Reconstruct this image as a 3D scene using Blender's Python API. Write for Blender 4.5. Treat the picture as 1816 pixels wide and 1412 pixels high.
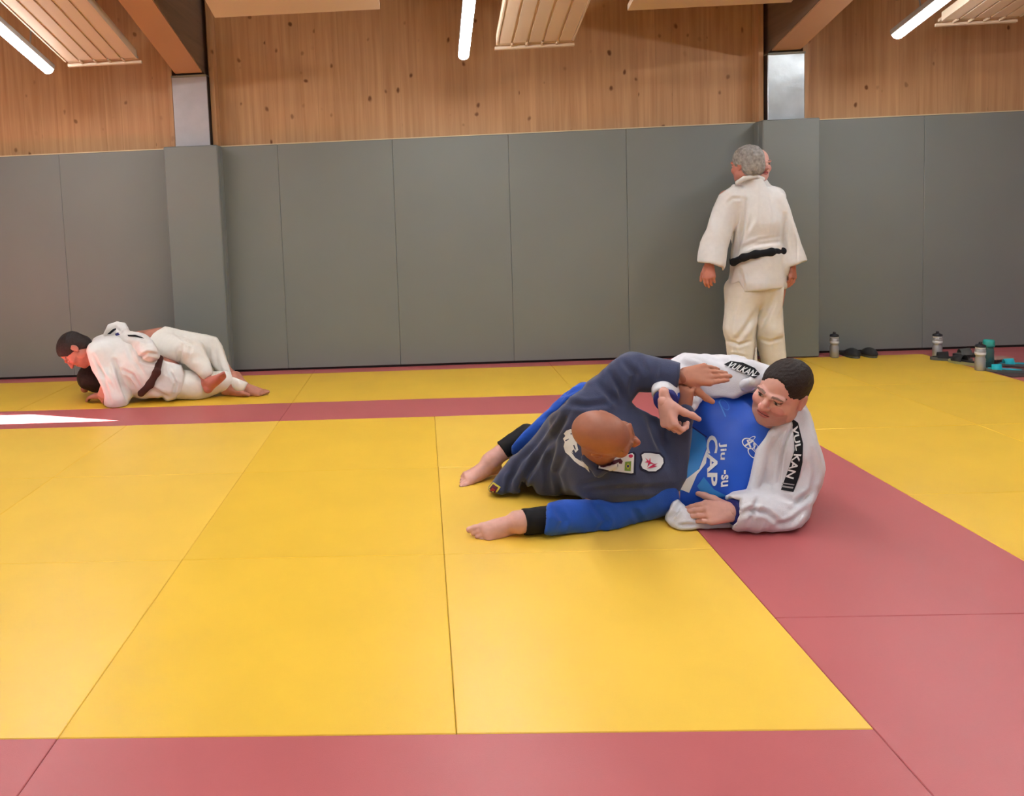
import bpy, bmesh, math, random
import numpy as np
from mathutils import Vector, Matrix
from mathutils.bvhtree import BVHTree

for o in list(bpy.data.objects):
    bpy.data.objects.remove(o)
SC = bpy.context.scene
COL = SC.collection
rnd = random.Random(7)

# ------------------------------------------------------------------ camera
FPX, PPX, PPY = 1346.246, 693.127, 492.0
YAW, PITCH, ROLL, CAMH = -0.0425, -0.0758, -0.0403, 1.2641
def cam_axes():
    cy, sy, cp, sp = math.cos(YAW), math.sin(YAW), math.cos(PITCH), math.sin(PITCH)
    cr, sr = math.cos(ROLL), math.sin(ROLL)
    F = np.array([sy*cp, cy*cp, sp]); r = np.array([cy, -sy, 0.]); u = np.cross(r, F)
    return np.array([cr*r+sr*u, -sr*r+cr*u, F])
CM = cam_axes()
EYE = np.array([0., 0., CAMH])
cam = bpy.data.cameras.new('camera'); camo = bpy.data.objects.new('camera', cam); COL.objects.link(camo)
mw = Matrix.Identity(4)
for i in range(3):
    mw[i][0], mw[i][1], mw[i][2], mw[i][3] = CM[0][i], CM[1][i], -CM[2][i], EYE[i]
camo.matrix_world = mw
cam.sensor_width = 36.0; cam.sensor_fit = 'HORIZONTAL'
cam.lens = FPX/1816*36.0
cam.shift_x = (908-PPX)/1816
cam.shift_y = (PPY-706)/1816
cam.clip_start = 0.05; cam.clip_end = 200
SC.camera = camo

def W(x, y, Y):                       # a direction in the photograph, taken to the depth Y
    d = CM.T @ np.array([(x-PPX)/FPX, -(y-PPY)/FPX, 1.]); return EYE + d*(Y/d[1])
def G(x, y, z=0.):                    # ... or down to the height z
    d = CM.T @ np.array([(x-PPX)/FPX, -(y-PPY)/FPX, 1.]); return EYE + d*((z-CAMH)/d[2])
def PX(P):
    c = (np.asarray(P)-EYE) @ CM.T
    return np.stack([PPX+FPX*c[..., 0]/c[..., 2], PPY-FPX*c[..., 1]/c[..., 2]], -1)

# ------------------------------------------------------------------ light
wd = bpy.data.worlds.new('daylight'); SC.world = wd; wd.use_nodes = True
bg = wd.node_tree.nodes['Background']; bg.inputs[0].default_value = (0.88, 0.94, 1.0, 1); bg.inputs[1].default_value = 1.5
SUN_D = np.array([0.80, -0.05, -0.60])
sl = bpy.data.lights.new('sun', 'SUN'); sl.energy = 260; sl.color = (1, 0.95, 0.9); sl.angle = 0.004
so = bpy.data.objects.new('sun', sl); COL.objects.link(so)
so.rotation_euler = Vector(SUN_D).to_track_quat('-Z', 'Y').to_euler()
SC.view_settings.view_transform = 'Standard'; SC.view_settings.look = 'None'
SC.view_settings.exposure = -0.76; SC.view_settings.gamma = 1.0; SC.view_settings.use_curve_mapping = False
LAMP_W = 10.0

# ------------------------------------------------------------------ materials
def srgb(r, g, b):
    f = lambda c: (c/255/12.92 if c/255 <= 0.04045 else ((c/255+0.055)/1.055)**2.4)
    return (f(r), f(g), f(b), 1)
MATS = {}
def mat(name, rgb, rough=0.6, spec=0.4, noise=0.0, nscale=20, bump=0.0, bscale=200, metal=0, sheen=0.0, trans=0.0, alpha=1.0, vcol=False, rand=0.0, emit=0):
    if name in MATS: return MATS[name]
    m = bpy.data.materials.new(name); m.use_nodes = True; nt = m.node_tree
    b = nt.nodes['Principled BSDF']
    col = srgb(*rgb)
    b.inputs['Base Color'].default_value = col
    b.inputs['Roughness'].default_value = rough
    b.inputs['Specular IOR Level'].default_value = spec
    b.inputs['Metallic'].default_value = metal
    if trans: b.inputs['Transmission Weight'].default_value = trans
    if alpha < 1: b.inputs['Alpha'].default_value = alpha
    if sheen: b.inputs['Sheen Weight'].default_value = sheen
    if emit: b.inputs['Emission Color'].default_value = col; b.inputs['Emission Strength'].default_value = emit
    tc = nt.nodes.new('ShaderNodeTexCoord')
    src = None
    if vcol:
        a = nt.nodes.new('ShaderNodeVertexColor'); a.layer_name = 'Col'; src = a.outputs['Color']
    if noise or rand:
        h = nt.nodes.new('ShaderNodeHueSaturation')
        if src: nt.links.new(src, h.inputs['Color'])
        else: h.inputs['Color'].default_value = col
        mr = nt.nodes.new('ShaderNodeMapRange'); mr.inputs['To Min'].default_value = 1-noise; mr.inputs['To Max'].default_value = 1+noise
        mr.inputs['From Min'].default_value = 0.3; mr.inputs['From Max'].default_value = 0.7
        n = nt.nodes.new('ShaderNodeTexNoise'); n.inputs['Scale'].default_value = nscale; n.inputs['Detail'].default_value = 5
        nt.links.new(tc.outputs['Object'], n.inputs['Vector']); nt.links.new(n.outputs['Fac'], mr.inputs['Value'])
        val = mr.outputs[0]
        if rand:
            oi = nt.nodes.new('ShaderNodeObjectInfo'); m2 = nt.nodes.new('ShaderNodeMapRange')
            m2.inputs['To Min'].default_value = 1-rand; m2.inputs['To Max'].default_value = 1+rand
            nt.links.new(oi.outputs['Random'], m2.inputs['Value'])
            mu = nt.nodes.new('ShaderNodeMath'); mu.operation = 'MULTIPLY'
            nt.links.new(val, mu.inputs[0]); nt.links.new(m2.outputs[0], mu.inputs[1]); val = mu.outputs[0]
        nt.links.new(val, h.inputs['Value']); src = h.outputs[0]
    if src: nt.links.new(src, b.inputs['Base Color'])
    if bump:
        n2 = nt.nodes.new('ShaderNodeTexNoise'); n2.inputs['Scale'].default_value = bscale; n2.inputs['Detail'].default_value = 3
        nt.links.new(tc.outputs['Object'], n2.inputs['Vector'])
        bp = nt.nodes.new('ShaderNodeBump'); bp.inputs['Strength'].default_value = bump; bp.inputs['Distance'].default_value = 0.003
        nt.links.new(n2.outputs['Fac'], bp.inputs['Height']); nt.links.new(bp.outputs[0], b.inputs['Normal'])
    MATS[name] = m
    return m

def wood_mat(name, light, dark, knot, axis='Z'):
    m = bpy.data.materials.new(name); m.use_nodes = True; nt = m.node_tree; L = nt.links.new
    b = nt.nodes['Principled BSDF']; b.inputs['Roughness'].default_value = 0.55; b.inputs['Specular IOR Level'].default_value = 0.3
    geo = nt.nodes.new('ShaderNodeNewGeometry'); oi = nt.nodes.new('ShaderNodeObjectInfo')
    off = nt.nodes.new('ShaderNodeVectorMath'); off.operation = 'MULTIPLY_ADD'
    off.inputs[1].default_value = (1, 1, 1)
    L(geo.outputs['Position'], off.inputs[0])
    sc = nt.nodes.new('ShaderNodeMath'); sc.operation = 'MULTIPLY'; sc.inputs[1].default_value = 37.0
    L(oi.outputs['Random'], sc.inputs[0])
    cx = nt.nodes.new('ShaderNodeCombineXYZ'); L(sc.outputs[0], cx.inputs[2]); L(sc.outputs[0], cx.inputs[1])
    L(cx.outputs[0], off.inputs[2])
    mp = nt.nodes.new('ShaderNodeMapping'); s = {'Z': (26, 26, 1.0), 'Y': (20, 0.8, 20)}[axis]
    mp.inputs['Scale'].default_value = s; L(off.outputs[0], mp.inputs['Vector'])
    n = nt.nodes.new('ShaderNodeTexNoise'); n.inputs['Scale'].default_value = 1; n.inputs['Detail'].default_value = 6; n.inputs['Distortion'].default_value = 0.6
    L(mp.outputs[0], n.inputs['Vector'])
    cr = nt.nodes.new('ShaderNodeValToRGB'); cr.color_ramp.elements[0].position = .3; cr.color_ramp.elements[1].position = .7
    cr.color_ramp.elements[0].color = srgb(*dark); cr.color_ramp.elements[1].color = srgb(*light); L(n.outputs['Fac'], cr.inputs[0])
    mk = nt.nodes.new('ShaderNodeMapping'); mk.inputs['Scale'].default_value = (9, 9, 6.5); L(off.outputs[0], mk.inputs['Vector'])
    nz = nt.nodes.new('ShaderNodeTexNoise'); nz.inputs['Scale'].default_value = 7; L(off.outputs[0], nz.inputs['Vector'])
    ad = nt.nodes.new('ShaderNodeVectorMath'); ad.operation = 'MULTIPLY_ADD'; ad.inputs[1].default_value = (.5, .5, .5)
    L(nz.outputs['Color'], ad.inputs[0]); L(mk.outputs[0], ad.inputs[2])
    v = nt.nodes.new('ShaderNodeTexVoronoi'); v.inputs['Scale'].default_value = 1; v.inputs['Randomness'].default_value = 1; L(ad.outputs[0], v.inputs['Vector'])
    kr = nt.nodes.new('ShaderNodeMapRange'); kr.inputs['From Min'].default_value = .07; kr.inputs['From Max'].default_value = .19
    kr.inputs['To Min'].default_value = 1; kr.inputs['To Max'].default_value = 0; kr.interpolation_type = 'SMOOTHSTEP'
    L(v.outputs['Distance'], kr.inputs['Value'])
    wk = nt.nodes.new('ShaderNodeSeparateColor'); L(v.outputs['Color'], wk.inputs[0])
    gt = nt.nodes.new('ShaderNodeMapRange'); gt.inputs['From Min'].default_value = .42; gt.inputs['From Max'].default_value = .8; L(wk.outputs[0], gt.inputs['Value'])
    mu = nt.nodes.new('ShaderNodeMath'); mu.operation = 'MULTIPLY'; L(kr.outputs[0], mu.inputs[0]); L(gt.outputs[0], mu.inputs[1])
    mx = nt.nodes.new('ShaderNodeMix'); mx.data_type = 'RGBA'; mx.inputs[7].default_value = srgb(*knot)
    L(cr.outputs[0], mx.inputs[6]); L(mu.outputs[0], mx.inputs[0])
    hs = nt.nodes.new('ShaderNodeHueSaturation'); mr = nt.nodes.new('ShaderNodeMapRange'); mr.inputs['To Min'].default_value = .95; mr.inputs['To Max'].default_value = 1.05
    L(oi.outputs['Random'], mr.inputs['Value']); L(mr.outputs[0], hs.inputs['Value']); L(mx.outputs[2], hs.inputs['Color'])
    L(hs.outputs[0], b.inputs['Base Color'])
    MATS[name] = m
    return m

WOOD = wood_mat('spruce_boards', (204, 160, 118), (180, 134, 94), (112, 70, 40))
BEAMW = wood_mat('grey_glulam', (132, 110, 94), (112, 92, 78), (70, 52, 40), 'Y')
def mat_floor(name, rgb, rough):
    m = mat(name, rgb, rough, 0.45, noise=0.035, nscale=3.0, rand=0.03, bump=0.12, bscale=420)
    return m
YEL = mat_floor('yellow_vinyl', (234, 188, 56), 0.40)
YEL_SHEEN = mat_floor('sheen_yellow_vinyl', (238, 193, 72), 0.34)  # paler yellow: floor sheen put into the mat colour
RED = mat_floor('red_vinyl', (184, 94, 96), 0.4)
GREY = mat('grey_pad_vinyl', (124, 129, 128), 0.55, 0.35, noise=0.02, nscale=2, rand=0.012, bump=0.1, bscale=500)

# ------------------------------------------------------------------ object helpers
def tag(o, label=None, cat=None, group=None, kind=None):
    if label: o['label'] = label
    if cat: o['category'] = cat
    if group: o['group'] = group
    if kind: o['kind'] = kind
    return o
def empty(name, loc=(0, 0, 0), rz=0):
    o = bpy.data.objects.new(name, None); COL.objects.link(o); o.location = loc; o.rotation_euler = (0, 0, rz); o.empty_display_size = 0.1
    return o
def link(name, me, m, parent=None, loc=None):
    if m is not None and not me.materials: me.materials.append(m)
    o = bpy.data.objects.new(name, me); COL.objects.link(o)
    if parent is not None: o.parent = parent
    if loc is not None: o.location = loc
    return o
def box_mesh(name, lo, hi, bevel=0.0, seg=1):
    bm = bmesh.new(); bmesh.ops.create_cube(bm, size=1)
    lo = Vector(lo); hi = Vector(hi)
    for v in bm.verts: v.co = Vector([(lo[i]+hi[i])/2 + v.co[i]*(hi[i]-lo[i]) for i in range(3)])
    if bevel: bmesh.ops.bevel(bm, geom=bm.edges[:], offset=bevel, segments=seg, affect='EDGES', profile=0.5)
    me = bpy.data.meshes.new(name); bm.to_mesh(me); bm.free(); return me
def box(name, lo, hi, m, parent=None, bevel=0.0, loc=None):
    return link(name, box_mesh(name, lo, hi, bevel), m, parent, loc)
def pydata(name, v, f, m, parent=None, smooth=False):
    me = bpy.data.meshes.new(name); me.from_pydata([tuple(map(float, p)) for p in v], [], f); me.update()
    if smooth:
        for p in me.polygons: p.use_smooth = True
    return link(name, me, m, parent)
def lathe(name, prof, m, parent=None, seg=24, loc=None, smooth=True):
    v, f = [], []
    for (r, z) in prof:
        for i in range(seg):
            a = 2*math.pi*i/seg; v.append((r*math.cos(a), r*math.sin(a), z))
    for k in range(len(prof)-1):
        for i in range(seg):
            j = (i+1) % seg; f.append((k*seg+i, k*seg+j, (k+1)*seg+j, (k+1)*seg+i))
    f.append(tuple(range(seg-1, -1, -1))); f.append(tuple((len(prof)-1)*seg+i for i in range(seg)))
    o = pydata(name, v, f, m, parent, smooth)
    if loc is not None: o.location = loc
    return o

# ------------------------------------------------------------------ setting
X0 = 0.0405                                    # a mat joint; the others lie one metre apart
Y1, Y2, Y3, Y4, YW = 1.7774, 4.7774, 5.262, 6.286, 6.445
ZT = 1.937
floor = tag(box('floor', (-5.1, -6.0, -0.12), (7.05, 6.7, -0.042), mat('subfloor', (70, 40, 38), 0.8)), kind='structure')
_mm = {}
def floor_mat(x0, y0, x1, y1, m):
    g = 0.0007
    key = (round(x1-x0, 3), round(y1-y0, 3), m.name)
    if key not in _mm:
        w, d = (x1-x0)/2-g, (y1-y0)/2-g
        me = box_mesh('mat', (-w, -d, -0.04), (w, d, 0), 0.002, 1); me.materials.append(m); _mm[key] = me
    o = bpy.data.objects.new('mat', _mm[key]); COL.objects.link(o); o.parent = floor
    o.location = ((x0+x1)/2, (y0+y1)/2, rnd.uniform(-0.0009, 0.0))
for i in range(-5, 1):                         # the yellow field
    for j in range(3): floor_mat(X0+i, Y1+j, X0+i+1, Y1+j+1, YEL if i == -1 else YEL_SHEEN)
for i in range(-3, 1):                         # front red band, long mats
    pass
for i in (-5, -3, -1):
    floor_mat(X0+i, Y1-1, X0+i+2, Y1, RED)
    floor_mat(X0+i, Y1-2, X0+i+2, Y1-1, YEL); floor_mat(X0+i, Y1-3, X0+i+2, Y1-2, YEL)
    floor_mat(X0+i, Y1-5, X0+i+2, Y1-3, YEL)
for i in (-5, -3, -1): floor_mat(X0+i, Y2, X0+i+2, Y3, RED)      # rear red band
for y0, y1 in ((-3.22, -1.714), (-1.714, 0.286), (0.286, 2.286), (2.286, 4.286), (4.286, Y3)): floor_mat(X0+1, y0, X0+2, y1, RED)
for i in (-5, -3, -1, 1): floor_mat(X0+i, Y3, X0+i+2, Y4, YEL)   # far yellow strip
ys = [Y3-k for k in range(0, 9)]
for k in range(8):
    for i in (2, 3): floor_mat(X0+i, ys[k+1], X0+i+1, ys[k], YEL)
floor_mat(X0+3, Y3, X0+4, Y4, YEL)
for i in (-5, -3, -1, 1, 3, 5): floor_mat(X0+i, Y4, X0+i+2, Y4+0.2, RED)
for k in range(0, 4): floor_mat(X0+4, Y4-2*k-2, X0+5, Y4-2*k, RED)
for k in range(0, 4): floor_mat(X0+5, Y4-2*k-2, X0+7, Y4-2*k, RED)

# back wall: spruce boards over grey pads
YB = 6.56
wall = tag(box('wall_back', (-5.1, YB+0.02, -0.04), (7.05, YB+0.2, 4.6), mat('wall_core', (120, 80, 50), 0.8)), kind='structure')
COLX = [(-2.035, -1.742), (2.848, 3.140)]
x = -5.1; bw = 0.142
pm = box_mesh('board', (-bw/2+.00015, -0.018, 0), (bw/2-.00015, 0.022, 2.75), 0.0004); pm.materials.append(WOOD)
while x < 7.0:
    o = bpy.data.objects.new('board', pm); COL.objects.link(o); o.parent = wall; o.location = (x+bw/2, YB+rnd.uniform(-.0006, .0006), 1.85); x += bw
def pad(x0, x1, y0, y1, z0, z1, parent, name='pad'):
    return box(name, (x0+.0006, y0, z0), (x1-.0006, y1, z1), GREY, parent, 0.003)
PAD_SEAMS = [(-5.02, -4.05), (-4.05, -3.077), (-3.077, -2.075), (-1.70, -1.19), (-1.19, -0.218), (-0.218, 0.752), (0.752, 1.726), (1.726, 2.80), (3.18, 4.139), (4.139, 5.11), (5.11, 6.08), (6.08, 7.04)]
for a, b in PAD_SEAMS: pad(a, b, YW, YB-0.02, 0.018, ZT, wall)
TRIMM = mat('pale_trim', (214, 196, 160), 0.3, 0.5)
for n, (a, b) in enumerate(((-5.05, -2.06), (-1.68, 2.78), (3.2, 7.0))):
    tag(box('trim_%d' % (n+1), (a, YW-0.002, ZT), (b, YB-0.02, ZT+0.008), TRIMM), kind='structure')
tag(box('pad_gap_shade', (-5.05, YW+0.012, -0.001), (7.0, YB-0.02, 0.017), mat('dark_gap', (38, 30, 30), 0.9)), kind='structure')  # dark strip standing in for the shaded gap under the pads

STEEL = mat('galvanised_steel', (176, 172, 176), 0.5, 0.4, noise=0.06, nscale=9, metal=0.25)
STEEL2 = mat('wrapped_steel', (188, 194, 198), 0.28, 0.6, noise=0.14, nscale=6, metal=0.35, bump=0.6, bscale=14)
SLOPE = 0.242
for n, (a, b) in enumerate(COLX):
    c = empty('column', ((a+b)/2, 6.4, 0)); xo = (a+b)/2
    ztop = (2.52, 2.47)[n]
    box('post', (a-xo, -0.03, 0), (b-xo, 0.14, ztop), (STEEL, STEEL2)[n], c, 0.004)
    box('side_strip', (a-xo-.004, -0.02, ZT), (a-xo, 0.14, ztop), mat('dark_joint', (52, 36, 28), .8), c)
    box('side_strip', (b-xo, -0.02, ZT), (b-xo+.004, 0.14, ztop), MATS['dark_joint'], c)
    pw = 0.226
    box('front_pad', (-pw, -0.115, 0.004), (pw, -0.035, ZT+.004), GREY, c, 0.008)
    box('side_pad', (-pw, -0.033, 0.004), (-.152, 0.14, ZT+.002), GREY, c, 0.006)
    box('side_pad', (.152, -0.033, 0.004), (pw, 0.14, ZT+.002), GREY, c, 0.006)
    tag(c, ('grey steel column with padded foot beside the two grapplers in white', 'shiny foil wrapped steel column with padded foot behind the standing men')[n], 'column')
    bmn = empty('roof_beam', (xo, 6.54, ztop))
    hw = 0.118; ln = 9.0; hh = 1.1
    vv = []
    for yy in (0, -ln):
        for zz in (0, hh):
            for xx in (-hw, hw): vv.append((xx, yy, zz - yy*SLOPE))
    ff = [(0, 1, 3, 2), (4, 6, 7, 5), (0, 4, 5, 1), (2, 3, 7, 6), (0, 2, 6, 4), (1, 5, 7, 3)]
    pydata('beam_web', vv, ff, BEAMW, bmn)
    vs = [(xx*.96, yy, zz-yy*SLOPE) for yy in (-0.17, -ln) for zz in (-.012, -.0005) for xx in (-hw, hw)]
    pydata('beam_underside', vs, ff, mat('soffit_bounce_tint', (188, 146, 114), .6), bmn)  # beam underside, orange light bounced off the floor put into its colour
    box('bearing_plate', (-hw-.03, -0.18, -0.004), (hw+.03, -0.01, 0.012), mat('plate_grey', (128, 122, 108), .5), bmn)
    tag(bmn, ('sloping grey glulam roof beam over the two grapplers in white', 'sloping grey glulam roof beam over the standing men')[n], 'beam')
    for sx in (-1, 1):
        xa = (a if sx < 0 else b)+sx*.012
        box('jamb', (min(xa, xa+sx*.04), YB-.14, ZT+.01), (max(xa, xa+sx*.04), YB-.02, 3.9), WOOD, wall)

# ceiling, side walls, wall behind the camera with a gap added for daylight
cv = []
for zz in (0, .15):
    for (xx, yy) in ((-5.1, 6.7), (7.05, 6.7), (7.05, -6), (-5.1, -6)): cv.append((xx, yy, 3.62+(6.7-yy)*SLOPE+zz))
cf = [(0, 1, 2, 3), (7, 6, 5, 4), (0, 4, 5, 1), (1, 5, 6, 2), (2, 6, 7, 3), (3, 7, 4, 0)]
CEILM = mat('ceiling_boards', (112, 74, 52), .7, noise=.1, nscale=4)
tag(pydata('ceiling', cv, cf, CEILM), kind='structure')
WALLM = mat('plaster', (196, 190, 180), .8)
tag(box('wall_right', (7.05, -6, -.04), (7.25, 6.7, 7.2), WALLM), kind='structure')
# unseen left wall; its opening is shaped to cast the sun patch
XL = -5.1
def backproj(fx, fy):
    t = (fx-XL)/SUN_D[0]; return (fy-SUN_D[1]*t, -SUN_D[2]*t)
QF = [(-4.4, 4.907), (-2.05, 4.904), (-2.77, 5.148), (-4.4, 5.150)]
Q = [backproj(*q) for q in QF]
def wall_with_hole(name, Xa, Xb, q):
    oy0, oy1, oz0, oz1 = -6, 6.7, -.04, 7.2
    outer = [(oy0, oz0), (oy1, oz0), (oy1, oz1), (oy0, oz1)]
    # q order: low-near, high-near, high-far, low-far  (near = smaller y)
    inn = [q[0], q[3], q[2], q[1]]
    v = [(Xa, *p) for p in outer+inn] + [(Xb, *p) for p in outer+inn]
    f = []
    for k in range(4):
        j = (k+1) % 4
        f.append((k, j, 4+j, 4+k)); f.append((8+k, 12+k, 12+j, 8+j)); f.append((4+k, 4+j, 12+j, 12+k)); f.append((k, 8+k, 8+j, j))
    return pydata(name, v, f, WALLM)
tag(wall_with_hole('wall_left', XL-.02, XL, Q), kind='structure')
zs0, zs1 = 0.9, 3.2
for n, (xa, xb, za, zb) in enumerate(((-5.1, 7.05, -.04, zs0), (-5.1, 7.05, zs1, 7.2))):
    tag(box('wall_front' if n == 0 else 'wall_front_upper', (xa, -6.2, za), (xb, -6, zb), WALLM), kind='structure')

# ------------------------------------------------------------------ ceiling fittings
RAD = mat('cream_radiator', (218, 194, 168), .5, .35)
RAD2 = mat('darker_cream', (190, 164, 138), .6)  # darker cream for header trays and panel frames
def along(lx, y, x0, y0, z0): return (x0+lx, y, z0+(y0-y)*SLOPE)
def radiant_panel(pxl, pxr, pyl, pyr, Yd, label):
    A = W(pxl, pyl, Yd); B = W(pxr, pyr, Yd)
    w = B[0]-A[0]; z = (A[2]+B[2])/2; xc = (A[0]+B[0])/2
    r = empty('radiant_panel', (xc, Yd, z)); ln = 7.0
    ang = math.atan(SLOPE)
    def sheet(name, xa, xb, za, zb, m, ya=0.0, yb=ln):
        v = [(xx, -yy, zz+yy*SLOPE) for yy in (ya, yb) for zz in (za, zb) for xx in (xa, xb)]
        return pydata(name, v, [(0, 1, 3, 2), (4, 6, 7, 5), (0, 4, 5, 1), (2, 3, 7, 6), (0, 2, 6, 4), (1, 5, 7, 3)], m, r)
    sheet('panel_face', -w/2, w/2, 0.012, 0.03, RAD, .05)
    n = 5
    for k in range(n):
        x0 = -w/2 + (k+.0)*w/n; x1 = x0 + w/n
        sheet('rib', x0+.010, x1-.010, 0.0, 0.014, RAD, .06)
    for s in (-1, 1): sheet('edge_fold', s*w/2-.006, s*w/2+.006, -.004, 0.06, RAD, .05)
    sheet('header_pipe', -w/2-.01, w/2+.02, -.012, 0.006, RAD, -.02, .0)
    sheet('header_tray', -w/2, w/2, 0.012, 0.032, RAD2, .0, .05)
    for k in range(1, n): sheet('end_tab', -w/2+k*w/n-.006, -w/2+k*w/n+.006, -.004, .012, RAD, 0, .05)
    tag(r, label, 'radiator')
radiant_panel(122, 246, 114, 109, 5.9, 'cream ribbed radiant heating panel above the two grapplers in white')
radiant_panel(880, 1014, 86, 76, 5.9, 'cream ribbed radiant heating panel between the two steel columns')
radiant_panel(1663, 1800, 42, 36, 5.9, 'cream ribbed radiant heating panel above the water bottles')
def acoustic(pxl, pxr, pyl, pyr, Yd, label):
    A = W(pxl, pyl, Yd); B = W(pxr, pyr, Yd); z = (A[2]+B[2])/2
    r = empty('acoustic_panel', ((A[0]+B[0])/2, Yd, z)); w = (B[0]-A[0])/2
    def slab(name, w, y0, y1, z0, z1, m):
        v = [(xx, -yy, zz+yy*SLOPE) for yy in (y0, y1) for zz in (z0, z1) for xx in (-w, w)]
        pydata(name, v, [(0, 1, 3, 2), (4, 6, 7, 5), (0, 4, 5, 1), (2, 3, 7, 6), (0, 2, 6, 4), (1, 5, 7, 3)], m, r)
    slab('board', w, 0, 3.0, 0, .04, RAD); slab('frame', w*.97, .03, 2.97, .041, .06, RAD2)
    tag(r, label, 'ceiling panel')
acoustic(381, 674, 30, 18, 5.3, 'plain cream ceiling panel next to the dull grey steel column')
acoustic(1113, 1403, 18, 5, 5.3, 'plain cream ceiling panel next to the foil wrapped column')

TUBE = mat('lamp_diffuser', (255, 255, 255), .5, emit=75)
TUBE.node_tree.nodes['Principled BSDF'].inputs['Emission Color'].default_value = (.94, .98, 1, 1)
LAMPB = mat('lamp_housing', (188, 186, 186), .4, .5)
def lamp_row(px, py, Yd, where):
    A = W(px, py, Yd); L0 = 1.5; n = 5
    d = Vector((0, -1, SLOPE)).normalized()
    q = d.to_track_quat('Y', 'Z')
    for k in range(n):
        r = empty('ceiling_light', Vector(A)+d*(k*(L0+.02))); r.rotation_mode = 'QUATERNION'; r.rotation_quaternion = q
        seg = 12; v, f = [], []
        R0 = .040
        prof = [(0.0, .35), (.006, .75), (.02, 1.0), (L0-.02, 1.0), (L0-.006, .75), (L0, .35)]
        for (yy, s) in prof:
            for i in range(seg+1):
                a = math.pi+math.pi*i/seg; v.append((R0*s*math.cos(a), yy, R0*.8*s*math.sin(a)))
        for i in range(len(prof)-1):
            for j in range(seg): f.append((i*(seg+1)+j, i*(seg+1)+j+1, (i+1)*(seg+1)+j+1, (i+1)*(seg+1)+j))
        f.append(tuple(range(seg, -1, -1))); f.append(tuple((len(prof)-1)*(seg+1)+j for j in range(seg+1)))
        pydata('diffuser', v, f, TUBE, r, True)
        box('housing', (-R0*1.05, 0.0, .001), (R0*1.05, L0, .05), LAMPB, r, .006)
        for yy in (.3, 1.2): box('hanger', (-.004, yy-.004, .05), (.004, yy+.004, .55), LAMPB, r)
        la = bpy.data.lights.new('lamp_glow', 'AREA'); la.shape = 'RECTANGLE'; la.size = .06; la.size_y = L0*.96; la.energy = LAMP_W; la.color = (.95, .98, 1)
        lo = bpy.data.objects.new('lamp_glow', la); COL.objects.link(lo); lo.parent = r; lo.location = (0, L0/2, -.036)
        pos = ('at the wall end of its row', 'second from the wall in its row', 'third from the wall in its row', 'fourth from the wall in its row', 'last from the wall in its row')[k]
        tag(r, 'lit white tube lamp %s, %s' % (where, pos), 'ceiling light', 'tube lamps under the roof')
lamp_row(88, 126, 5.9, 'left of the dull column')
lamp_row(822, 101, 5.9, 'between the two columns')
lamp_row(1589, 64, 5.9, 'right of the foil column')
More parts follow.
